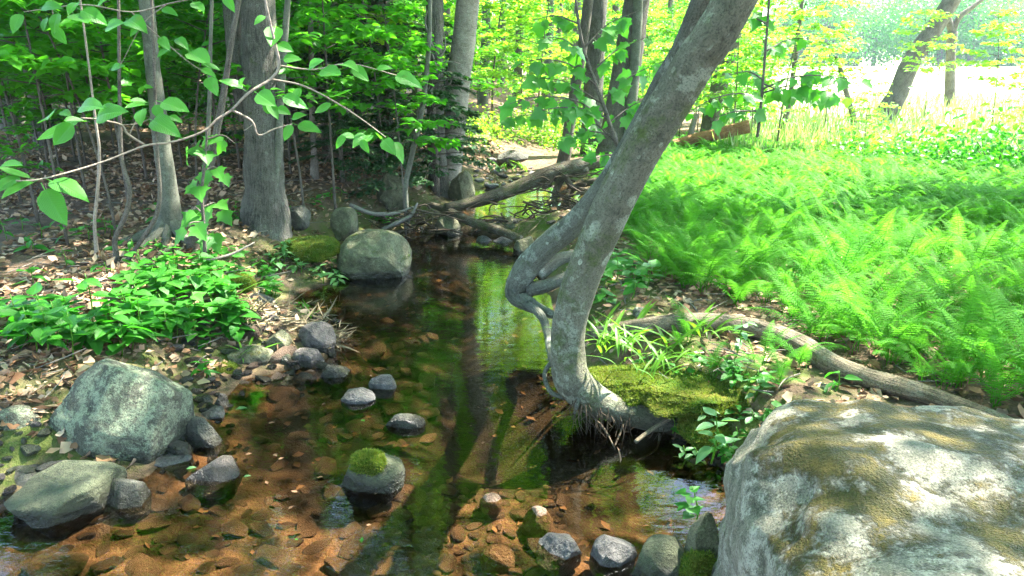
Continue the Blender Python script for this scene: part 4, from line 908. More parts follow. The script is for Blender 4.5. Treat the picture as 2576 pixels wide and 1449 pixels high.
for i, (h, nb, sz) in enumerate(((2.4, 22, .085), (3.0, 26, .095), (1.7, 18, .075), (2.7, 24, .10), (3.4, 28, .09), (2.1, 20, .11), (2.5, 15, .10), (2.3, 14, .12), (2.4, 17, .09), (2.2, 15, .11))):
    V, F, w = spray_sapling(300 + i, h, nb, sz, t0=.44 if i > 5 else .22)
    SAP.append(({m: mesh('foliage', V, F, M[m]) for m in ('leaf_dark', 'leaf_mid', 'leaf_lime')}, tubes_mesh('stem', w, M['dark_bark'])))
def sapling(x, y, k, mat, s, rz, label, group, name='sapling', cat='sapling', dz=0.0):
    t = empty(name, (x, y, gz(x, y) - .02 + dz), label, cat, group); t.rotation_euler = (0, 0, rz); t.scale = (s, s, s)
    link('foliage', SAP[k][0][mat], t); link('stem', SAP[k][1], t); return t
r = random.Random(31); used = []
def field_at(x, y): return float(field_mask(np.array([x]), np.array([y]))[0])
def scatter_saplings(n, yr, ur, mats, label, group, smin, smax, gap, seed, avoid=True):
    r = random.Random(seed); c = 0
    for _ in range(n * 20):
        if c >= n: break
        y = yr[0] + (yr[1] - yr[0]) * r.random() ** 1.3; u = r.uniform(*ur); x = (u - 1288) / FT * (y * CP + .9 * SP)
        if .4 < x < 3.4 and 9.0 < y < 13.2: continue
        if avoid and (math.hypot((x - .15) / 1.3, (y - 9.4) / 2.6) < 1 or field_at(x, y) > .3): continue
        if any(math.hypot(x - a, y - b) < gap for a, b in used): continue
        used.append((x, y)); c += 1; w_ = ('left side', 'middle', 'right side')[min(2, int(3 * (u - ur[0]) / (ur[1] - ur[0])))]; f_ = 'near' if y < (yr[0] * .62 + yr[1] * .38) else 'farther'
        sapling(x, y, r.randrange(6), r.choice(mats), r.uniform(smin, smax), r.uniform(0, 6.28), '%s %s, %s' % (f_, label, w_), '%s, %s, %s' % (group, f_, w_))
scatter_saplings(34, (7.6, 15), (-150, 560), ('leaf_mid', 'leaf_mid', 'leaf_dark'), 'leafy sapling in the shady woods left of the furrowed trunk', 'saplings in the left woods', .75, 1.15, .75, 1)
scatter_saplings(26, (14, 30), (-200, 700), ('leaf_mid', 'leaf_lime', 'leaf_dark'), 'far leafy sapling at the back of the left woods', 'saplings at the back of the left woods', 1.0, 1.6, 1.0, 2)
scatter_saplings(16, (9.5, 17), (700, 1180), ('leaf_mid', 'leaf_lime'), 'leafy sapling between the furrowed trunk and the birch', 'saplings behind the hemlocks', .7, 1.1, .8, 3)
scatter_saplings(30, (12, 28), (1100, 1760), ('leaf_lime', 'leaf_lime', 'leaf_mid'), 'sunlit yellow-green sapling in the woods upstream', 'sunlit saplings upstream', .7, 1.4, .8, 4)
scatter_saplings(16, (11, 17), (1500, 1900), ('leaf_lime', 'leaf_mid'), 'leafy sapling behind the leaning trunk near the meadow', 'saplings behind the leaning trunk', .6, 1.1, .8, 5, False)
for i, (u, y, k, s, m, dz) in enumerate(((1960, 11.5, 1, .95, 'leaf_lime', .5), (2080, 14.5, 7, .95, 'leaf_lime', .6), (2180, 11.0, 2, .75, 'leaf_lime', .3), (2330, 15.5, 6, .95, 'leaf_lime', .7), (2500, 13.5, 7, .95, 'leaf_lime', .8), (2570, 12, 2, .8, 'leaf_lime', .6))):
    x = (u - 1288) / FT * (y * CP + .9 * SP)
    sapling(x, y, k, m, s, i * 1.7, ('lime-leaved sapling at the meadow edge, %s from the leaning trunk' % ('first', 'second', 'third', 'fourth', 'fifth', 'sixth')[i]), 'lime-leaved saplings at the meadow edge', dz=0)
for (u, y, k, s, m, lab) in ((60, 5.6, 6, 1.0, 'leaf_mid', 'sapling with leafy top in the upper left corner, nearest the edge'), (190, 6.6, 7, 1.05, 'leaf_dark', 'sapling with leafy top left of the pale smooth trunk'), (300, 5.9, 6, .95, 'leaf_mid', 'leafy-topped sapling just left of the pale smooth trunk'), (540, 7.0, 7, 1.0, 'leaf_dark', 'leafy-topped sapling between the pale and furrowed trunks'), (830, 6.9, 6, .95, 'leaf_mid', 'leafy-topped sapling right of the furrowed trunk'), (960, 7.8, 7, 1.0, 'leaf_mid', 'leafy-topped sapling before the hemlocks'), (-60, 7.2, 7, 1.1, 'leaf_mid', 'leafy-topped sapling cut by the left picture edge'), (130, 5.0, 7, .95, 'leaf_mid', 'leafy-topped sapling low in the upper left corner woods'), (420, 6.6, 6, 1.0, 'leaf_mid', 'leafy-topped sapling behind the pale smooth trunk'), (640, 7.6, 7, 1.05, 'leaf_mid', 'leafy-topped sapling behind the furrowed trunk'), (750, 6.4, 6, .9, 'leaf_mid', 'leafy-topped sapling close right of the furrowed trunk'), (1010, 6.9, 7, .9, 'leaf_mid', 'leafy-topped sapling left of the straight grey trunk'), (40, 7.6, 0, .9, 'leaf_mid', 'bushy full-leaved sapling low at the left edge'), (170, 8.6, 3, .9, 'leaf_mid', 'bushy full-leaved sapling left of the crooked stems'), (300, 9.2, 5, 1.0, 'leaf_mid', 'bushy full-leaved sapling behind the crooked stems'), (-40, 5.4, 2, .8, 'leaf_mid', 'short full-leaved sapling cut by the left edge'), (470, 10.5, 4, .9, 'leaf_lime', 'pale full-leaved sapling far behind the pale trunk'), (820, 10.5, 1, .9, 'leaf_lime', 'pale full-leaved sapling far right of the furrowed trunk'), (20, 6.3, 8, 1.0, 'leaf_mid', 'broad leafy-topped sapling at the far left edge'), (260, 5.2, 9, .95, 'leaf_mid', 'leafy-topped sapling before the thin crooked stems'), (350, 7.4, 8, 1.1, 'leaf_lime', 'pale leafy-topped sapling back left of the pale trunk'), (480, 6.2, 9, 1.0, 'leaf_mid', 'leafy-topped sapling close right of the pale trunk'), (590, 8.4, 8, 1.15, 'leaf_lime', 'pale leafy-topped sapling behind the furrowed fork'), (720, 8.0, 9, 1.1, 'leaf_mid', 'leafy-topped sapling deep right of the furrowed trunk'), (880, 8.2, 8, 1.05, 'leaf_lime', 'pale leafy-topped sapling among the hemlocks'), (100, 8.0, 9, 1.2, 'leaf_lime', 'pale leafy-topped sapling deep in the left corner'), (240, 8.2, 6, 1.2, 'leaf_lime', 'taller leafy-topped sapling far left of the pale trunk')):
    sapling((u - 1288) / FT * (y * CP + .6 * SP), y, k, m, s, u * .1, lab, None)
BV, BF, _ = crown_geo(501, .55, .38, 46, 22, .085, LEAF4, .6); BV[:, 2] += .36
BUSH = {m: mesh('foliage', BV, BF, M[m]) for m in ('leaf_dark', 'leaf_mid', 'leaf_lime')}
BST = tubes_mesh('stems', [tube([(0, 0, 0), (math.cos(a) * .15, math.sin(a) * .15, .3), (math.cos(a) * .4, math.sin(a) * .4, .6)], [.01, .008, .003], 5, 3, cap=False) for a in np.linspace(0, 5.5, 7)], M['twig'])
def bush(u, y, s, mat, label, group=None, x=None):
    x = (u - 1288) / FT * (y * CP + 1.1 * SP) if x is None else x
    t = empty('bush', (x, y, gz(x, y) - .03), label, 'bush', group); t.scale = (s, s, s * .85); t.rotation_euler = (0, 0, u * .37); link('foliage', BUSH[mat], t); link('stems', BST, t)
for i, (u, y, s, m) in enumerate(((2180, 10.2, .8, 'leaf_mid'), (2290, 9.8, .95, 'leaf_mid'), (2400, 9.4, 1.0, 'leaf_dark'), (2510, 9.2, 1.15, 'leaf_dark'), (2600, 9.3, 1.2, 'leaf_dark'), (2060, 10.8, .6, 'leaf_lime'))):
    bush(u, y, s, m, ('leafy bush behind the ferns below the dark leaning trunk', 'leafy bush right below the dark leaning trunk, before its foot', 'dark leafy bush under the small forked tree', 'dense dark bush between the forked tree and the right edge', 'dense dark bush cut by the right picture edge', 'small lime bush at the meadow edge near the crooked sapling')[i])
for i, (u, y, s, m) in enumerate(((1250, 12.3, .7, 'leaf_lime'), (1400, 12.8, .8, 'leaf_lime'), (1180, 11.2, .7, 'leaf_lime'), (1520, 11.5, .8, 'leaf_mid'), (1600, 10.5, .6, 'leaf_mid'), (1330, 14, .9, 'leaf_lime'), (1450, 15.5, 1.0, 'leaf_lime'))):
    bush(u, y, s, m, 'sunlit low bush beyond the dry riffle', 'low bushes beyond the dry riffle')
# bushy back of the woods and the far side of the meadow
r = random.Random(8)
for i in range(46):
    y = r.uniform(30, 52); x = -1.0 * y + (1.28 * y) * (i + r.random()) / 46; z = gz(x, y); h = r.uniform(2, 3.4)
    far_left = x < -.25 * y
    tree('tree', 'distant leafy tree closing the back of the %s woods' % ('dark left' if far_left else 'bright middle'), [(x, y, z), (x, y, z + h * .5), (x + .1, y, z + h)], [.1, .09, .06], 'dark_bark', r.randrange(5), r.choice(('leaf_dark', 'leaf_mid')) if far_left else 'leaf_lime', 'distant trees behind the %s woods' % ('left' if far_left else 'middle'), sides=7, sub=2, cscale=r.uniform(1.0, 1.35), coff=(0, 0, -.2), crot=r.uniform(0, 6))
for i in range(44):
    y = r.uniform(92, 112); x = 4 + 92 * (i + r.random()) / 44; z = gz(x, y); h = r.uniform(4, 7)
    tree('tree', 'hazy blue-green tree in the row beyond the meadow, %s' % ('behind the leaning trunk', 'left of the dark leaning trunk', 'right of the dark leaning trunk')[min(2, i // 15)], [(x, y, z), (x, y, z + h * .5), (x + .2, y, z + h)], [.3, .26, .2], 'dark_bark', r.randrange(5), 'leaf_dark', 'tree row beyond the meadow, ' + ('left', 'middle', 'right')[min(2, i // 15)], sides=7, sub=2, cscale=r.uniform(2.2, 3.0), coff=(0, 0, -.8), crot=r.uniform(0, 6))
# hemlocks with drooping needle sprays and dead lower twigs
def hemlock_geo(seed, h, nb):
    r = np.random.default_rng(seed); pos, fw, sz, wood, dead = [], [], [], [], []
    wood.append(tube([(0, 0, -.1), (0, 0, h * .5), (.03, .02, h)], [.05, .035, .01], 8, 4, .08, seed=seed))
    for i in range(nb):
        t = (i + r.random()) / nb; z = .25 + (h - .25) * t; a = i * 2.4 + r.normal() * .5; l = (1.25 - .75 * t) * r.uniform(.6, 1.15); d = np.array([math.cos(a), math.sin(a), 0])
        q = [np.array([0, 0, z]), d * l * .5 + [0, 0, z + .04], d * l + [0, 0, z - .16 * l]]
        bare = r.random() < .22
        (dead if bare else wood).append(tube(q, [.008, .005, .002], 4, 3, cap=False))
        if bare: continue
        for k in range(int(30 * l) + 6):
            s = .2 + .8 * r.random(); c = q[0] * (1 - s) + q[2] * s + [0, 0, .06 * math.sin(s * 3)]; sd = np.array([-d[1], d[0], 0]) * r.choice([-1, 1]); ln = (1.1 - s) * .42 * l + .05
            for j in range(7):
                w = (j + r.random()) / 7; pos.append(c + (sd + d * .7) * ln * w * .8 + [0, 0, -.10 * w * ln]); f = sd * r.uniform(-.3, 1) + d * r.uniform(.2, 1); fw.append([f[0], f[1], r.uniform(-.35, .1)]); sz.append(r.uniform(.05, .09))
    V, F = scatter(LEAF2, np.array(pos), np.array(fw), np.array(sz), r.normal(size=len(pos)) * .4, .8)
    return mesh('foliage', V, F, M['hemlock']), tubes_mesh('stem', wood, M['dark_bark']), tubes_mesh('dead_twigs', dead, M['dead_twig'])
HEM = [hemlock_geo(600 + i, h, nb) for i, (h, nb) in enumerate(((3.2, 60), (2.6, 48), (1.6, 40)))]
for (u, y, k, s, lab) in ((820, 8.8, 0, 1.0, 'feathery hemlock sapling right of the furrowed trunk'), (905, 9.6, 1, 1.15, 'feathery hemlock sapling by the dark straight trunk'), (985, 8.9, 1, .9, 'hemlock sapling behind the bent grey sapling'), (745, 10.5, 0, 1.0, 'hemlock sapling half hidden behind the furrowed trunk'), (1095, 8.0, 2, .85, 'small dense evergreen in front of the straight grey trunk'), (860, 7.6, 2, .55, 'tiny low hemlock on the bank above the dome-shaped boulder'), (560, 11.5, 0, 1.1, 'hemlock sapling between the pale smooth trunk and furrowed trunk'), (120, 10.5, 0, 1.05, 'hemlock sapling deep in the left corner woods')):
    x = (u - 1288) / FT * (y * CP + 1.0 * SP); t = empty('hemlock', (x, y, gz(x, y)), lab, 'hemlock'); t.scale = (s,) * 3; t.rotation_euler = (0, 0, u)
    for nm, me in zip(('foliage', 'stem', 'dead_twigs'), HEM[k]): link(nm, me, t)

# ------------------------------------------------------------------ ferns
r = np.random.default_rng(77); pts = []
for _ in range(9000):
    y = 2.5 + 10.5 * r.random() ** 1.35; x = .75 + r.random() * (.8 * y)
    u, v = to_uv(np.array([x, y, .45]))
    if not (1450 < u < 2750): continue
    vl = np.interp(u, [1450, 1600, 1720, 1850, 1960, 2100, 2300, 2520, 2700], [700, 700, 740, 770, 800, 880, 950, 1040, 1120])  # above the curved log
    gu, gv = to_uv(np.array([x, y, .27]))
    if gv > vl - 14: continue
    if gu < 1500 + max(0, gv - 420) * .55: continue
    if field_at(x, y) > .75: continue
    if vnoise(np.array([[x * 1.7, y * 1.7, .5]]), 4)[0] < -.55: continue
    pts.append((x, y))
P = []
cell = {}
for x, y in pts:
    g = .105 + .0075 * y; k = (int(x / g), int(y / g))
    if k in cell: continue
    cell[k] = 1; P.append((x, y))
P.sort(key=lambda p: p[1] + abs(p[0] - 2) * .15)
print('ferns', len(P))
FERN_HERO = [(1905, 915, .30, 'low fern with spread fronds in front of the curved tan log'), (2230, 905, .48, 'tall sunlit fern frond arching behind the curved tan log'), (1850, 770, .42, 'bright fern clump left behind the curved tan log'), (1700, 705, .34, 'single upright fern right of the leaning trunk'), (1780, 640, .36, 'upright fern in the gap above the litter patch'), (1610, 640, .3, 'small fern nearest the leaning trunk'), (2480, 960, .5, 'dark fern clump above the right end of the curved log'), (1830, 690, .4, 'lit fern with curled tips beside the litter patch'), (1950, 960, .2, 'small flat fern at the edge of the huge boulder'), (1800, 940, .22, 'small fern on the moss left of the spread-frond fern'), (2010, 925, .24, 'fern with pale spread fronds beside the three-leaved seedling'), (1720, 860, .26, 'fern poking up before the middle of the tan log')]
fr = random.Random(3)
def fern(x, y, L, n, label, group=None):
    t = empty('fern', (x, y, gz(x, y) - .01), label, 'fern', group); a0 = fr.uniform(0, 6.28)
    for i in range(n):
        a = a0 + i * 6.28 / n + fr.uniform(-.5, .5); s = L * fr.uniform(.75, 1.12)
        link('frond', fr.choice(FROND), t, Matrix.Translation((fr.uniform(-.03, .03), fr.uniform(-.03, .03), 0)) @ Matrix.Rotation(a, 4, 'Z') @ Matrix.Rotation(fr.uniform(-.15, .2), 4, 'X') @ Matrix.Scale(s, 4))
    return t
for u, v, L, lab in FERN_HERO:
    p = ground_at(u, v); fern(p[0], p[1], L, 6, lab)
for i, (x, y) in enumerate(P[:290]):
    u, v = to_uv(np.array([x, y, .3]))
    col_ = ('by the leaning trunk', 'left of its middle', 'in its middle', 'right of its middle', 'at the right picture edge')[int(np.searchsorted([1800, 2050, 2280, 2500], u))]
    row_ = ('lowest row of the fern bank', 'middle rows of the fern bank', 'upper rows of the fern bank')[int(np.searchsorted([3.9, 4.9], y))]
    fern(x, y, fr.uniform(.24, .50), fr.choice((5, 6, 7, 8)), 'lacy green fern in the %s, %s' % (row_, col_), 'ferns, %s, %s' % (row_, col_))
parts = []
r = np.random.default_rng(9)
rest = P[290:]
for k, T in enumerate(FROND_LOD):
    n = len(rest); m = 6
    for j in range(m // 2 + (k % 2)):
        xs = np.array([p[0] for p in rest]) + r.normal(size=n) * .05; ys = np.array([p[1] for p in rest]) + r.normal(size=n) * .05
        if k >= 2 and j: continue
        zs = np.array([gz(a, b) for a, b in zip(xs, ys)]); a = r.uniform(0, 6.28, n); c, s = np.cos(a), np.sin(a); S = r.uniform(.24, .46, n)
        TV, TF = T; V = np.empty((n, len(TV), 3)); V[..., 0] = xs[:, None] + S[:, None] * (TV[None, :, 0] * c[:, None] - TV[None, :, 1] * s[:, None]); V[..., 1] = ys[:, None] + S[:, None] * (TV[None, :, 0] * s[:, None] + TV[None, :, 1] * c[:, None]); V[..., 2] = zs[:, None] + S[:, None] * TV[None, :, 2]
        parts.append((V.reshape(-1, 3), (TF[None] + (np.arange(n) * len(TV))[:, None, None]).reshape(-1, 3)))
V, F = cat_parts(parts)
tag(link('fern_bed', mesh('fern_bed', V, F, M['fern'])), 'distant mass of bright ferns up to the meadow', 'ferns', kind='stuff')

# ------------------------------------------------------------------ herbs of the banks, each leaf a part
STEM = tubes_mesh('stem', [tube([(0, 0, 0), (.03, .01, .5), (.0, .04, 1)], [.012, .009, .005], 5, 4)], M['grass'])
hr = random.Random(17)
def herb(u, v, h, n, size, kind, label, group=None, p=None):
    p = ground_at(u, v) if p is None else p; t = empty('herb', p - [0, 0, .01], label, 'plant', group); a0 = hr.uniform(0, 6.28)
    lx, ly = hr.uniform(-.25, .25) * h, hr.uniform(-.3, .05) * h
    m = Matrix.Identity(4); m[0][0] = m[1][1] = .35; m[2][2] = h; m[0][2] = lx; m[1][2] = ly; link('stem', STEM, t, m)
    for i in range(n):
        s = .35 + .65 * (i + .5) / n; a = a0 + i * 2.4 + hr.uniform(-.3, .3); el = hr.uniform(-.35, .35)
        add_leaf(kind, t, (lx * s, ly * s, h * s), (math.cos(a), math.sin(a), el), size * hr.uniform(.7, 1.2) * (1.15 - .3 * s), hr.uniform(-.35, .35))
    return t
HZ = [((-20, 790, 370, 930), 30, .19, (6, 10), .13, 'herb', 'broad-leaved herb in the clump above the big lichen boulder', 'herbs above the big lichen boulder'),
      ((320, 680, 610, 870), 46, .15, (6, 10), .10, 'heart', 'heart-leaved herb on the left bank between forest floor and shore', 'herbs on the left bank slope'),
      ((500, 630, 740, 760), 26, .11, (5, 8), .075, 'heart', 'small-leaved herb near the yellow-brown moss hump', 'herbs near the moss hump'),
      ((680, 640, 870, 735), 18, .12, (6, 9), .075, 'pale', 'pale silvery-leaved plant overhanging the left inlet', 'pale plants over the left inlet'),
      ((560, 505, 740, 585), 12, .09, (4, 7), .07, 'herb', 'little seedling round the foot of the furrowed trunk', 'seedlings round the furrowed trunk'),
      ((10, 560, 420, 760), 20, .13, (3, 6), .09, 'herb', 'lone seedling on the open leaf litter at the left', 'seedlings on the leaf litter'),
      ((780, 470, 1000, 560), 12, .10, (4, 7), .08, 'herb', 'seedling on the shaded bank above the dome-shaped boulder', 'seedlings on the shaded bank'),
      ((1500, 670, 1640, 790), 12, .17, (6, 9), .10, 'heart', 'heart-leaved herb just right of the leaning trunk', 'herbs right of the leaning trunk'),
      ((1620, 930, 1800, 1060), 13, .11, (5, 8), .055, 'heart', 'tiny-leaved herb on the moss by the leaning tree root', 'herbs on the moss bank')]
for bx, n, h, nl, sz, kd, lab, grp in HZ:
    for _ in range(n):
        u, v = hr.uniform(bx[0], bx[2]), hr.uniform(bx[1], bx[3]); w_ = ('left side', 'middle', 'right side')[min(2, int(3 * (u - bx[0]) / (bx[2] - bx[0])))]; herb(u, v, h * hr.uniform(.6, 1.3), hr.randint(*nl), sz, kd, '%s, %s' % (lab, w_), '%s, %s' % (grp, w_))
for i in range(12): herb(hr.uniform(1690, 1960), hr.uniform(930, 1060), hr.uniform(.06, .14), hr.randint(5, 8), .06, hr.choice(('heart', 'herb', 'pale')), 'small mixed herb on the soil between the tan log and huge boulder', 'herbs between the tan log and huge boulder')
for i in range(9): herb(0, 0, hr.uniform(.07, .15), hr.randint(5, 8), .05, hr.choice(('heart', 'pale', 'herb')), 'small sprig hanging on the lip of the undercut right bank', 'sprigs on the lip of the right bank', p=ground_at(hr.uniform(1690, 1850), hr.uniform(1085, 1175)))
herb(520, 950, .12, 9, .07, 'herb', 'bright star-shaped seedling in the flat moss cushion')
herb(2100, 985, .10, 4, .10, 'herb', 'three-leaved seedling in front of the curved tan log')
herb(760, 790, .10, 6, .06, 'herb', 'bright seedling standing in the mouth of the left inlet')
herb(1745, 1290, .16, 12, .05, 'heart', 'clover-leaved sprig hanging against the huge boulder', p=at_y(1750, 1330, 2.15))
herb(1790, 1120, .2, 8, .07, 'pale', 'pale-leaved sprig between moss bank and huge boulder', p=at_y(1790, 1160, 2.3))
herb(1850, 900, .2, 8, .06, 'pale', 'narrow-leaved plant in front of the curved tan log')

# ------------------------------------------------------------------ near branches, each leaf a part
def face_leaf(kind, parent, origin, b, t, nrm, wide=1.0, over=1.0):
    """leaf from base b to tip t whose upper face looks along nrm"""
    Y = np.asarray(t, float) - b; ln = np.linalg.norm(Y) * over; Y /= np.linalg.norm(Y); X = np.cross(Y, nrm); X /= np.linalg.norm(X) + 1e-9; Z = np.cross(X, Y)
    m = Matrix.Identity(4)
    for r_ in range(3): m[r_][0] = X[r_] * ln * wide; m[r_][1] = Y[r_] * ln; m[r_][2] = Z[r_] * ln; m[r_][3] = (np.asarray(b) - origin)[r_]
    return link('leaf', random.choice(LM[kind]), parent, m)
br = random.Random(41)
def branch_thing(label, main, mpx, twigs, leaves, y0, y1, u0, u1, mat='twig', kind='big', name='overhanging_branch', wide=1.15, tip=.10):
    Y = lambda u: y0 + (y1 - y0) * min(max((u - u0) / (u1 - u0), -.2), 1.2)
    P = [at_y(p[0], p[1], p[2] if len(p) > 2 else Y(p[0])) for p in main]; o = P[-1]
    t = empty(name, o, label, 'branch')
    link('branch', tubes_mesh('branch', [tube([p - o for p in P], [.5 * w / FT / 2 * depth(p) for w, p in zip(mpx, P)], 10, 5, .16, 0, 3)], M[mat]), t)
    for q, w in twigs:
        p = [at_y(u, v, Y(u) + .01) for u, v in q]; link('twig', tubes_mesh('twig', [tube([a - o for a in p], np.linspace(w, w * .45, len(p)) / FT / 2 * depth(p[0]), 6, 4, .08)], M[mat]), t)
    for L in leaves:
        (bu, bv), (tu, tv) = L[0], L[1]; y = Y(bu) + br.uniform(-.03, .03); b = at_y(bu, bv, y); e = at_y(tu, tv, y + br.uniform(-.04, .01) - tip * .15)
        n_ = np.array([br.uniform(-.35, .35), -.75 + br.uniform(-.2, .3), .75]) if len(L) < 3 else np.array(L[2], float)
        face_leaf(kind, t, o, b, e, n_, wide * br.uniform(.85, 1.1), br.uniform(.55, .88))
    return t
branch_thing('bare-stemmed branch with big leaves sweeping across the left foreground',
    [(40, 455), (101, 451), (195, 427), (273, 402), (363, 367), (422, 359), (476, 345), (519, 326), (547, 300), (582, 277), (625, 234), (680, 199), (702, 165), (694, 118), (680, 60), (664, -20), (650, -160), (700, -420)],
    (6, 8, 9, 9, 10, 11, 11, 12, 12, 13, 13, 14, 14, 12, 13, 14, 15, 18),
    [([(363, 365), (320, 336), (305, 314), (242, 300), (203, 297)], 7), ([(324, 340), (338, 312), (352, 289)], 5), ([(582, 277), (633, 304), (650, 340), (691, 324), (735, 312)], 7), ([(305, 314), (340, 312), (375, 300)], 4), ([(680, 199), (760, 215), (840, 255), (910, 300), (970, 345)], 6), ([(700, 165), (790, 175), (880, 160), (1000, 190)], 5), ([(640, 310), (620, 325), (612, 328)], 3)],
    [((100, 452), (5, 495), (0, -.3, 1)), ((92, 452), (-30, 420), (0, -.2, 1)), ((104, 460), (158, 568), (.2, -1, .3)), ((112, 450), (258, 492), (0, -.25, 1)), ((60, 440), (-20, 470)), ((-10, 420), (78, 412), (0, -.3, 1)),
     ((215, 298), (92, 362), (-.2, -.6, .9)), ((190, 300), (140, 362), (.4, -.9, .4)), ((224, 306), (162, 302)), ((196, 272), (242, 252)), ((234, 300), (298, 264)), ((150, 280), (185, 295)), ((130, 300), (100, 280)),
     ((378, 262), (310, 270)), ((376, 258), (318, 248)), ((388, 258), (408, 308)), ((394, 254), (470, 274)), ((420, 290), (470, 306)), ((375, 300), (440, 322)), ((360, 270), (345, 300)),
     ((738, 308), (708, 357), (0, -1, .4)), ((738, 312), (842, 342), (0, -.6, .9)), ((728, 300), (786, 284)), ((690, 292), (652, 238)), ((670, 250), (700, 300)), ((600, 218), (612, 188)), ((690, 270), (742, 290)), ((640, 230), (690, 262)), ((760, 215), (735, 262)), ((700, 240), (770, 262)),
     ((875, 338), (835, 372)), ((905, 345), (936, 402), (0, -1, .3)), ((898, 345), (852, 338)), ((958, 352), (942, 322)), ((982, 350), (1022, 404)), ((960, 348), (990, 380)), ((920, 330), (880, 372)), ((936, 335), (905, 372)),
     ((695, 60), (682, 112)), ((672, 40), (628, 55)), ((690, 110), (745, 130)), ((705, 150), (760, 140)), ((770, 175), (815, 150)), ((800, 172), (860, 195)), ((850, 165), (905, 150)), ((880, 162), (925, 200)), ((940, 175), (1000, 160)), ((985, 188), (1062, 205)), ((840, 255), (790, 290)), ((830, 245), (890, 232)), ((620, 230), (560, 190)), ((560, 180), (512, 150))],
    1.0, 1.35, 0, 900)
branch_thing('leafy twigs hanging into the upper left corner', [(60, 30), (130, 20), (220, 12), (330, 30), (420, 10), (560, -30), (640, -140), (690, -400)], (4, 5, 6, 6, 7, 8, 10, 14),
    [([(330, 30), (420, 110), (480, 160), (530, 190)], 4), ([(130, 20), (140, 60), (160, 90)], 3), ([(420, 10), (360, 60), (300, 170)], 3)],
    [((180, 30), (228, 70)), ((150, 25), (125, 75)), ((195, 22), (256, 45)), ((260, 75), (322, 45)), ((318, 48), (354, 56)), ((440, 95), (482, 118)), ((470, 125), (532, 165)), ((500, 170), (556, 200)), ((275, 175), (322, 160)), ((200, 5), (160, 22)), ((100, 20), (150, 5)), ((60, 30), (25, 70)), ((120, 40), (95, 80)), ((400, 20), (450, 40)), ((360, 60), (310, 90)), ((400, 90), (430, 130)), ((520, 190), (545, 235)), ((130, 60), (165, 110)), ((240, 15), (290, -10)), ((560, -20), (590, 30)), ((480, 0), (520, 40)), ((430, 120), (380, 140))],
    1.5, 1.7, 0, 600)
def tiers(label, stem, spx, trs, y, size, seed, kind='maple', name='sapling', ev=17, nrm=(.0, -.8, .5)):
    r = random.Random(seed); P = [at_y(u, v, y) for u, v in stem]; o = ground_at(*stem[0]) if False else P[0]
    t = empty(name, o, label, 'sapling')
    link('stem', tubes_mesh('stem', [tube([p - o for p in P], [w / FT / 2 * depth(p) for w, p in zip(spx, P)], 8, 5, .08)], M['dark_bark']), t)
    for q in trs:
        yy = y + r.uniform(-.35, .35); p = np.array([at_y(u, v, yy if k else y) for k, (u, v) in enumerate(q)])
        tw = link('twig', tubes_mesh('twig', [tube([a - o for a in p], np.linspace(.007, .002, len(p)), 5, 4)], M['dark_bark']), t)
        s = np.linalg.norm(np.diff(p, axis=0), axis=1); T = np.concatenate([[0], np.cumsum(s)]); n = int(T[-1] / (size * .55))
        for k in range(n):
            d = T[-1] * (.18 + .82 * (k + r.random() * .6) / n); b = np.array([np.interp(d, T, p[:, c]) for c in range(3)])
            f = np.array([r.uniform(-.9, .7), r.uniform(-.8, .4), r.uniform(-.9, -.1)]); f /= np.linalg.norm(f); sz = size * r.uniform(.65, 1.2)
            face_leaf(kind, tw, o, b, b + f * sz, np.array(nrm) + np.array([r.uniform(-.5, .5), r.uniform(-.3, .5), r.uniform(-.3, .6)]), 1.1)
    return t
tiers('young maple with tiers of dark leaves hanging left of the leaning trunk', [(1562, 455), (1556, 380), (1530, 300), (1500, 215), (1470, 130), (1450, 20), (1446, -60)], (12, 12, 11, 10, 9, 7, 5),
    [[(1552, 360), (1480, 300), (1380, 285), (1250, 300)], [(1530, 300), (1440, 250), (1340, 245), (1280, 262)], [(1515, 260), (1420, 205), (1330, 195)], [(1500, 215), (1430, 160), (1350, 150), (1300, 165)], [(1480, 150), (1420, 100), (1360, 95)], [(1530, 310), (1600, 260), (1680, 235)], [(1515, 250), (1590, 190), (1680, 150)], [(1490, 180), (1560, 120), (1640, 90)], [(1556, 390), (1620, 350), (1660, 330)], [(1470, 120), (1530, 60), (1600, 30)], [(1558, 400), (1530, 390), (1490, 400)], [(1562, 430), (1590, 420), (1620, 440)], [(1455, 60), (1400, 40), (1340, 50)], [(1545, 340), (1470, 330), (1400, 350)], [(1520, 280), (1420, 270), (1320, 285)]], 5.6, .112, 2)
tiers('thin sapling with a row of drooping glossy leaves right of the leaning trunk', [(1905, 345), (1912, 290), (1918, 220), (1926, 120), (1935, 0), (1940, -80)], (8, 8, 7, 7, 6, 4),
    [[(1915, 250), (1860, 235), (1790, 250), (1730, 285)], [(1916, 235), (1990, 215), (2070, 220), (2140, 245)], [(1916, 225), (1990, 195), (2080, 190), (2170, 205)], [(1920, 200), (1880, 180), (1830, 190)], [(1925, 130), (1980, 100), (2040, 95)], [(1912, 280), (1850, 280), (1790, 300)], [(1930, 60), (1900, 40), (1960, 20)], [(1918, 210), (2000, 240), (2090, 250)]], 5.2, .10, 3, 'maple')
tiers('leafy seedling stem standing before the pale smooth trunk', [(516, 640), (512, 560), (508, 480), (516, 400), (522, 320)], (10, 9, 8, 7, 5), [[(510, 430), (540, 420), (570, 440)], [(510, 470), (480, 450), (470, 470)], [(512, 520), (540, 510), (560, 530)], [(512, 560), (480, 560), (465, 585)], [(514, 590), (540, 580), (560, 600)], [(518, 380), (490, 360), (470, 380)], [(520, 350), (560, 340), (590, 360)], [(512, 540), (490, 520), (480, 530)]], 4.75, .12, 6, 'maple')
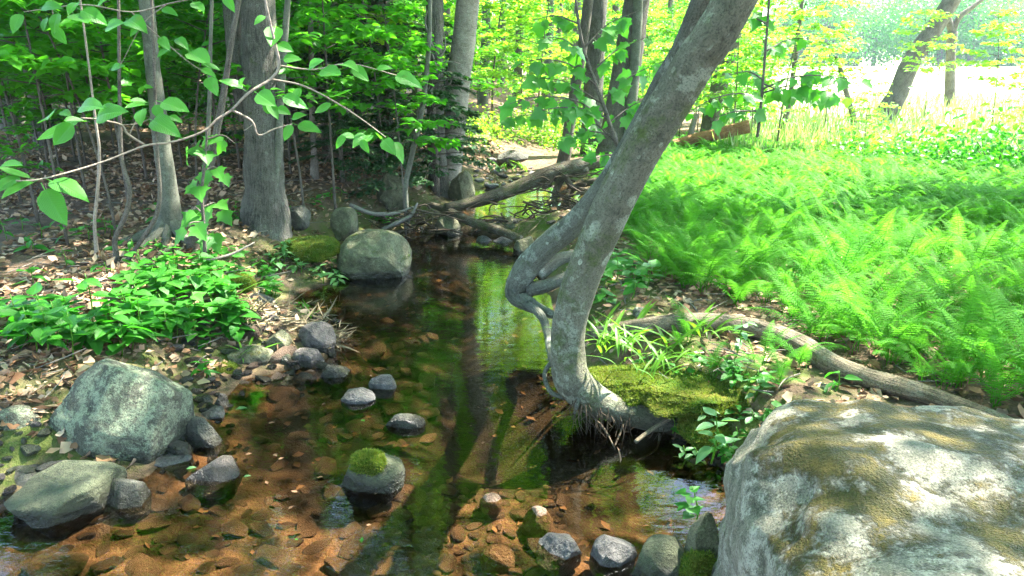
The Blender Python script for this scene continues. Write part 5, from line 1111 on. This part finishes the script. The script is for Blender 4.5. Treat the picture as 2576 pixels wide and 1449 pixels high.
# tall grass at the meadow's near edge
r = np.random.default_rng(4); n = 9000; y = 10.5 + 16 * r.random(n) ** 1.4; x = np.maximum(2.2, .24 * y) - .6 + r.random(n) * .75 * y
z = terrain(x, y); fm = field_mask(x, y); k = (fm > .05)
x, y, z = x[k], y[k], z[k]; n = len(x); fw = r.normal(size=(n, 3)) * .3; fw[:, 2] = 1
V, F = scatter(STRAW, np.stack([x, y, z - .01], -1), fw, r.uniform(.2, .5, n), r.uniform(0, 3, n), 1.6)
tag(link('meadow_grass', mesh('meadow_grass', V, F, M['field_grass'], False)), 'pale sunlit tall grass of the meadow', 'grass', kind='stuff')

r = random.Random(66); L = []
for i in range(170):
    bx = ((960, 520, 1110, 590), (1240, 500, 1420, 585), (1380, 440, 1500, 600))[i % 3]; u, v = r.uniform(bx[0], bx[2]), r.uniform(bx[1], bx[3]); p = at_y(u, v, r.uniform(6.95, 7.35)) if i % 3 else at_y(u, v, r.uniform(6.7, 7.1)); p[2] = max(p[2], gz(p[0], p[1]))
    a = r.uniform(0, 6.28); l = r.uniform(.12, .55); d = np.array([math.cos(a), .4 * math.sin(a), r.uniform(-.35, .3)]) * l; k = np.array([r.uniform(-.06, .06), 0, r.uniform(-.05, .07)])
    L.append(tube([p, p + d * .5 + k, p + d], np.array([.009, .007, .003]) * r.uniform(.5, 1.4), 5, 3, .1, cap=False))
tag(link('driftwood_debris', tubes_mesh('driftwood_debris', L, M['rootlet'])), 'dark tangle of drifted twigs round the little weir', 'debris', kind='stuff')
r = np.random.default_rng(91); n = 750; x = r.uniform(-1.6, .8, n); y = r.uniform(1.9, 7, n); z, dl, du = terrain(x, y, True); k = (dl < -.02) & (z > -.2); x, y, z = x[k], y[k], z[k]; n = len(x); fw = r.normal(size=(n, 3)); fw[:, 2] *= .1
V, F = scatter(LIT, np.stack([x, y, z + .004], -1), fw, r.uniform(.02, .06, n), r.normal(size=n) * .3, r.uniform(.7, 1.2, n))
tag(link('sunken_leaves', mesh('sunken_leaves', V, F, M['sunk'], False)), 'brown sunken leaves on the brook bed', 'leaf litter', kind='stuff')
r = random.Random(13); FL = [mesh('fallen_leaf', *LIT, M[m], False) for m in ('sunk', 'leaf_herb', 'sunk')]
for i in range(26):
    u, v = (r.uniform(560, 1000), r.uniform(930, 1420)) if i % 3 else (r.uniform(1050, 1700), r.uniform(700, 1300)); p = at_z(u, v, .003)
    if terrain(np.array([p[0]]), np.array([p[1]]))[0] > -.01: continue
    a = r.uniform(0, 6.28); o_ = link('floating_leaf', r.choice(FL), None, leafM(p, (math.cos(a), math.sin(a), .02), r.uniform(.012, .035), r.uniform(-.15, .15)))
    tag(o_, 'tiny leaf scrap drifting on the brook', 'leaf', 'leaf scraps drifting on the brook')
# fallen twigs on the forest floor
r = random.Random(55); L = []
for i in range(420):
    u, v = (r.uniform(0, 1000), r.uniform(430, 960)) if i < 300 else (r.uniform(1500, 2500), r.uniform(640, 1000)); p = ground_at(u, v)
    if p[2] < .08: continue
    a = r.uniform(0, 6.28); l = r.uniform(.05, .28); d = np.array([math.cos(a), math.sin(a), r.uniform(-.05, .15)]) * l; m = p + d * .5 + [r.uniform(-.02, .02), r.uniform(-.02, .02), .015]
    L.append(tube([p + [0, 0, .012], m, p + d + [0, 0, .012]], [.004, .0035, .002], 4, 2, cap=False))
tag(link('twig_litter', tubes_mesh('twig_litter', L, M['dead_twig'])), 'thin grey fallen twigs scattered over the forest floor', 'twigs', kind='stuff')

# ------------------------------------------------------------------ thin haze in the air
hb = bmesh.new(); bmesh.ops.create_cube(hb, size=1.0); hme = bpy.data.meshes.new('haze'); hb.to_mesh(hme); hb.free()
hz = link('haze', hme); hz.location = (0, 70, 11.5); hz.scale = (420, 300, 27)
hm = bpy.data.materials.new('haze'); hm.use_nodes = True; hm.node_tree.nodes.clear(); ho = hm.node_tree.nodes.new('ShaderNodeOutputMaterial'); pv = hm.node_tree.nodes.new('ShaderNodeVolumePrincipled')
pv.inputs['Color'].default_value = (.75, .88, 1, 1); pv.inputs['Density'].default_value = .0006; pv.inputs['Anisotropy'].default_value = .2
hm.node_tree.links.new(pv.outputs[0], ho.inputs['Volume']); hme.materials.append(hm)
tag(hz, 'thin pale haze hanging over brook and meadow', 'haze', kind='stuff')
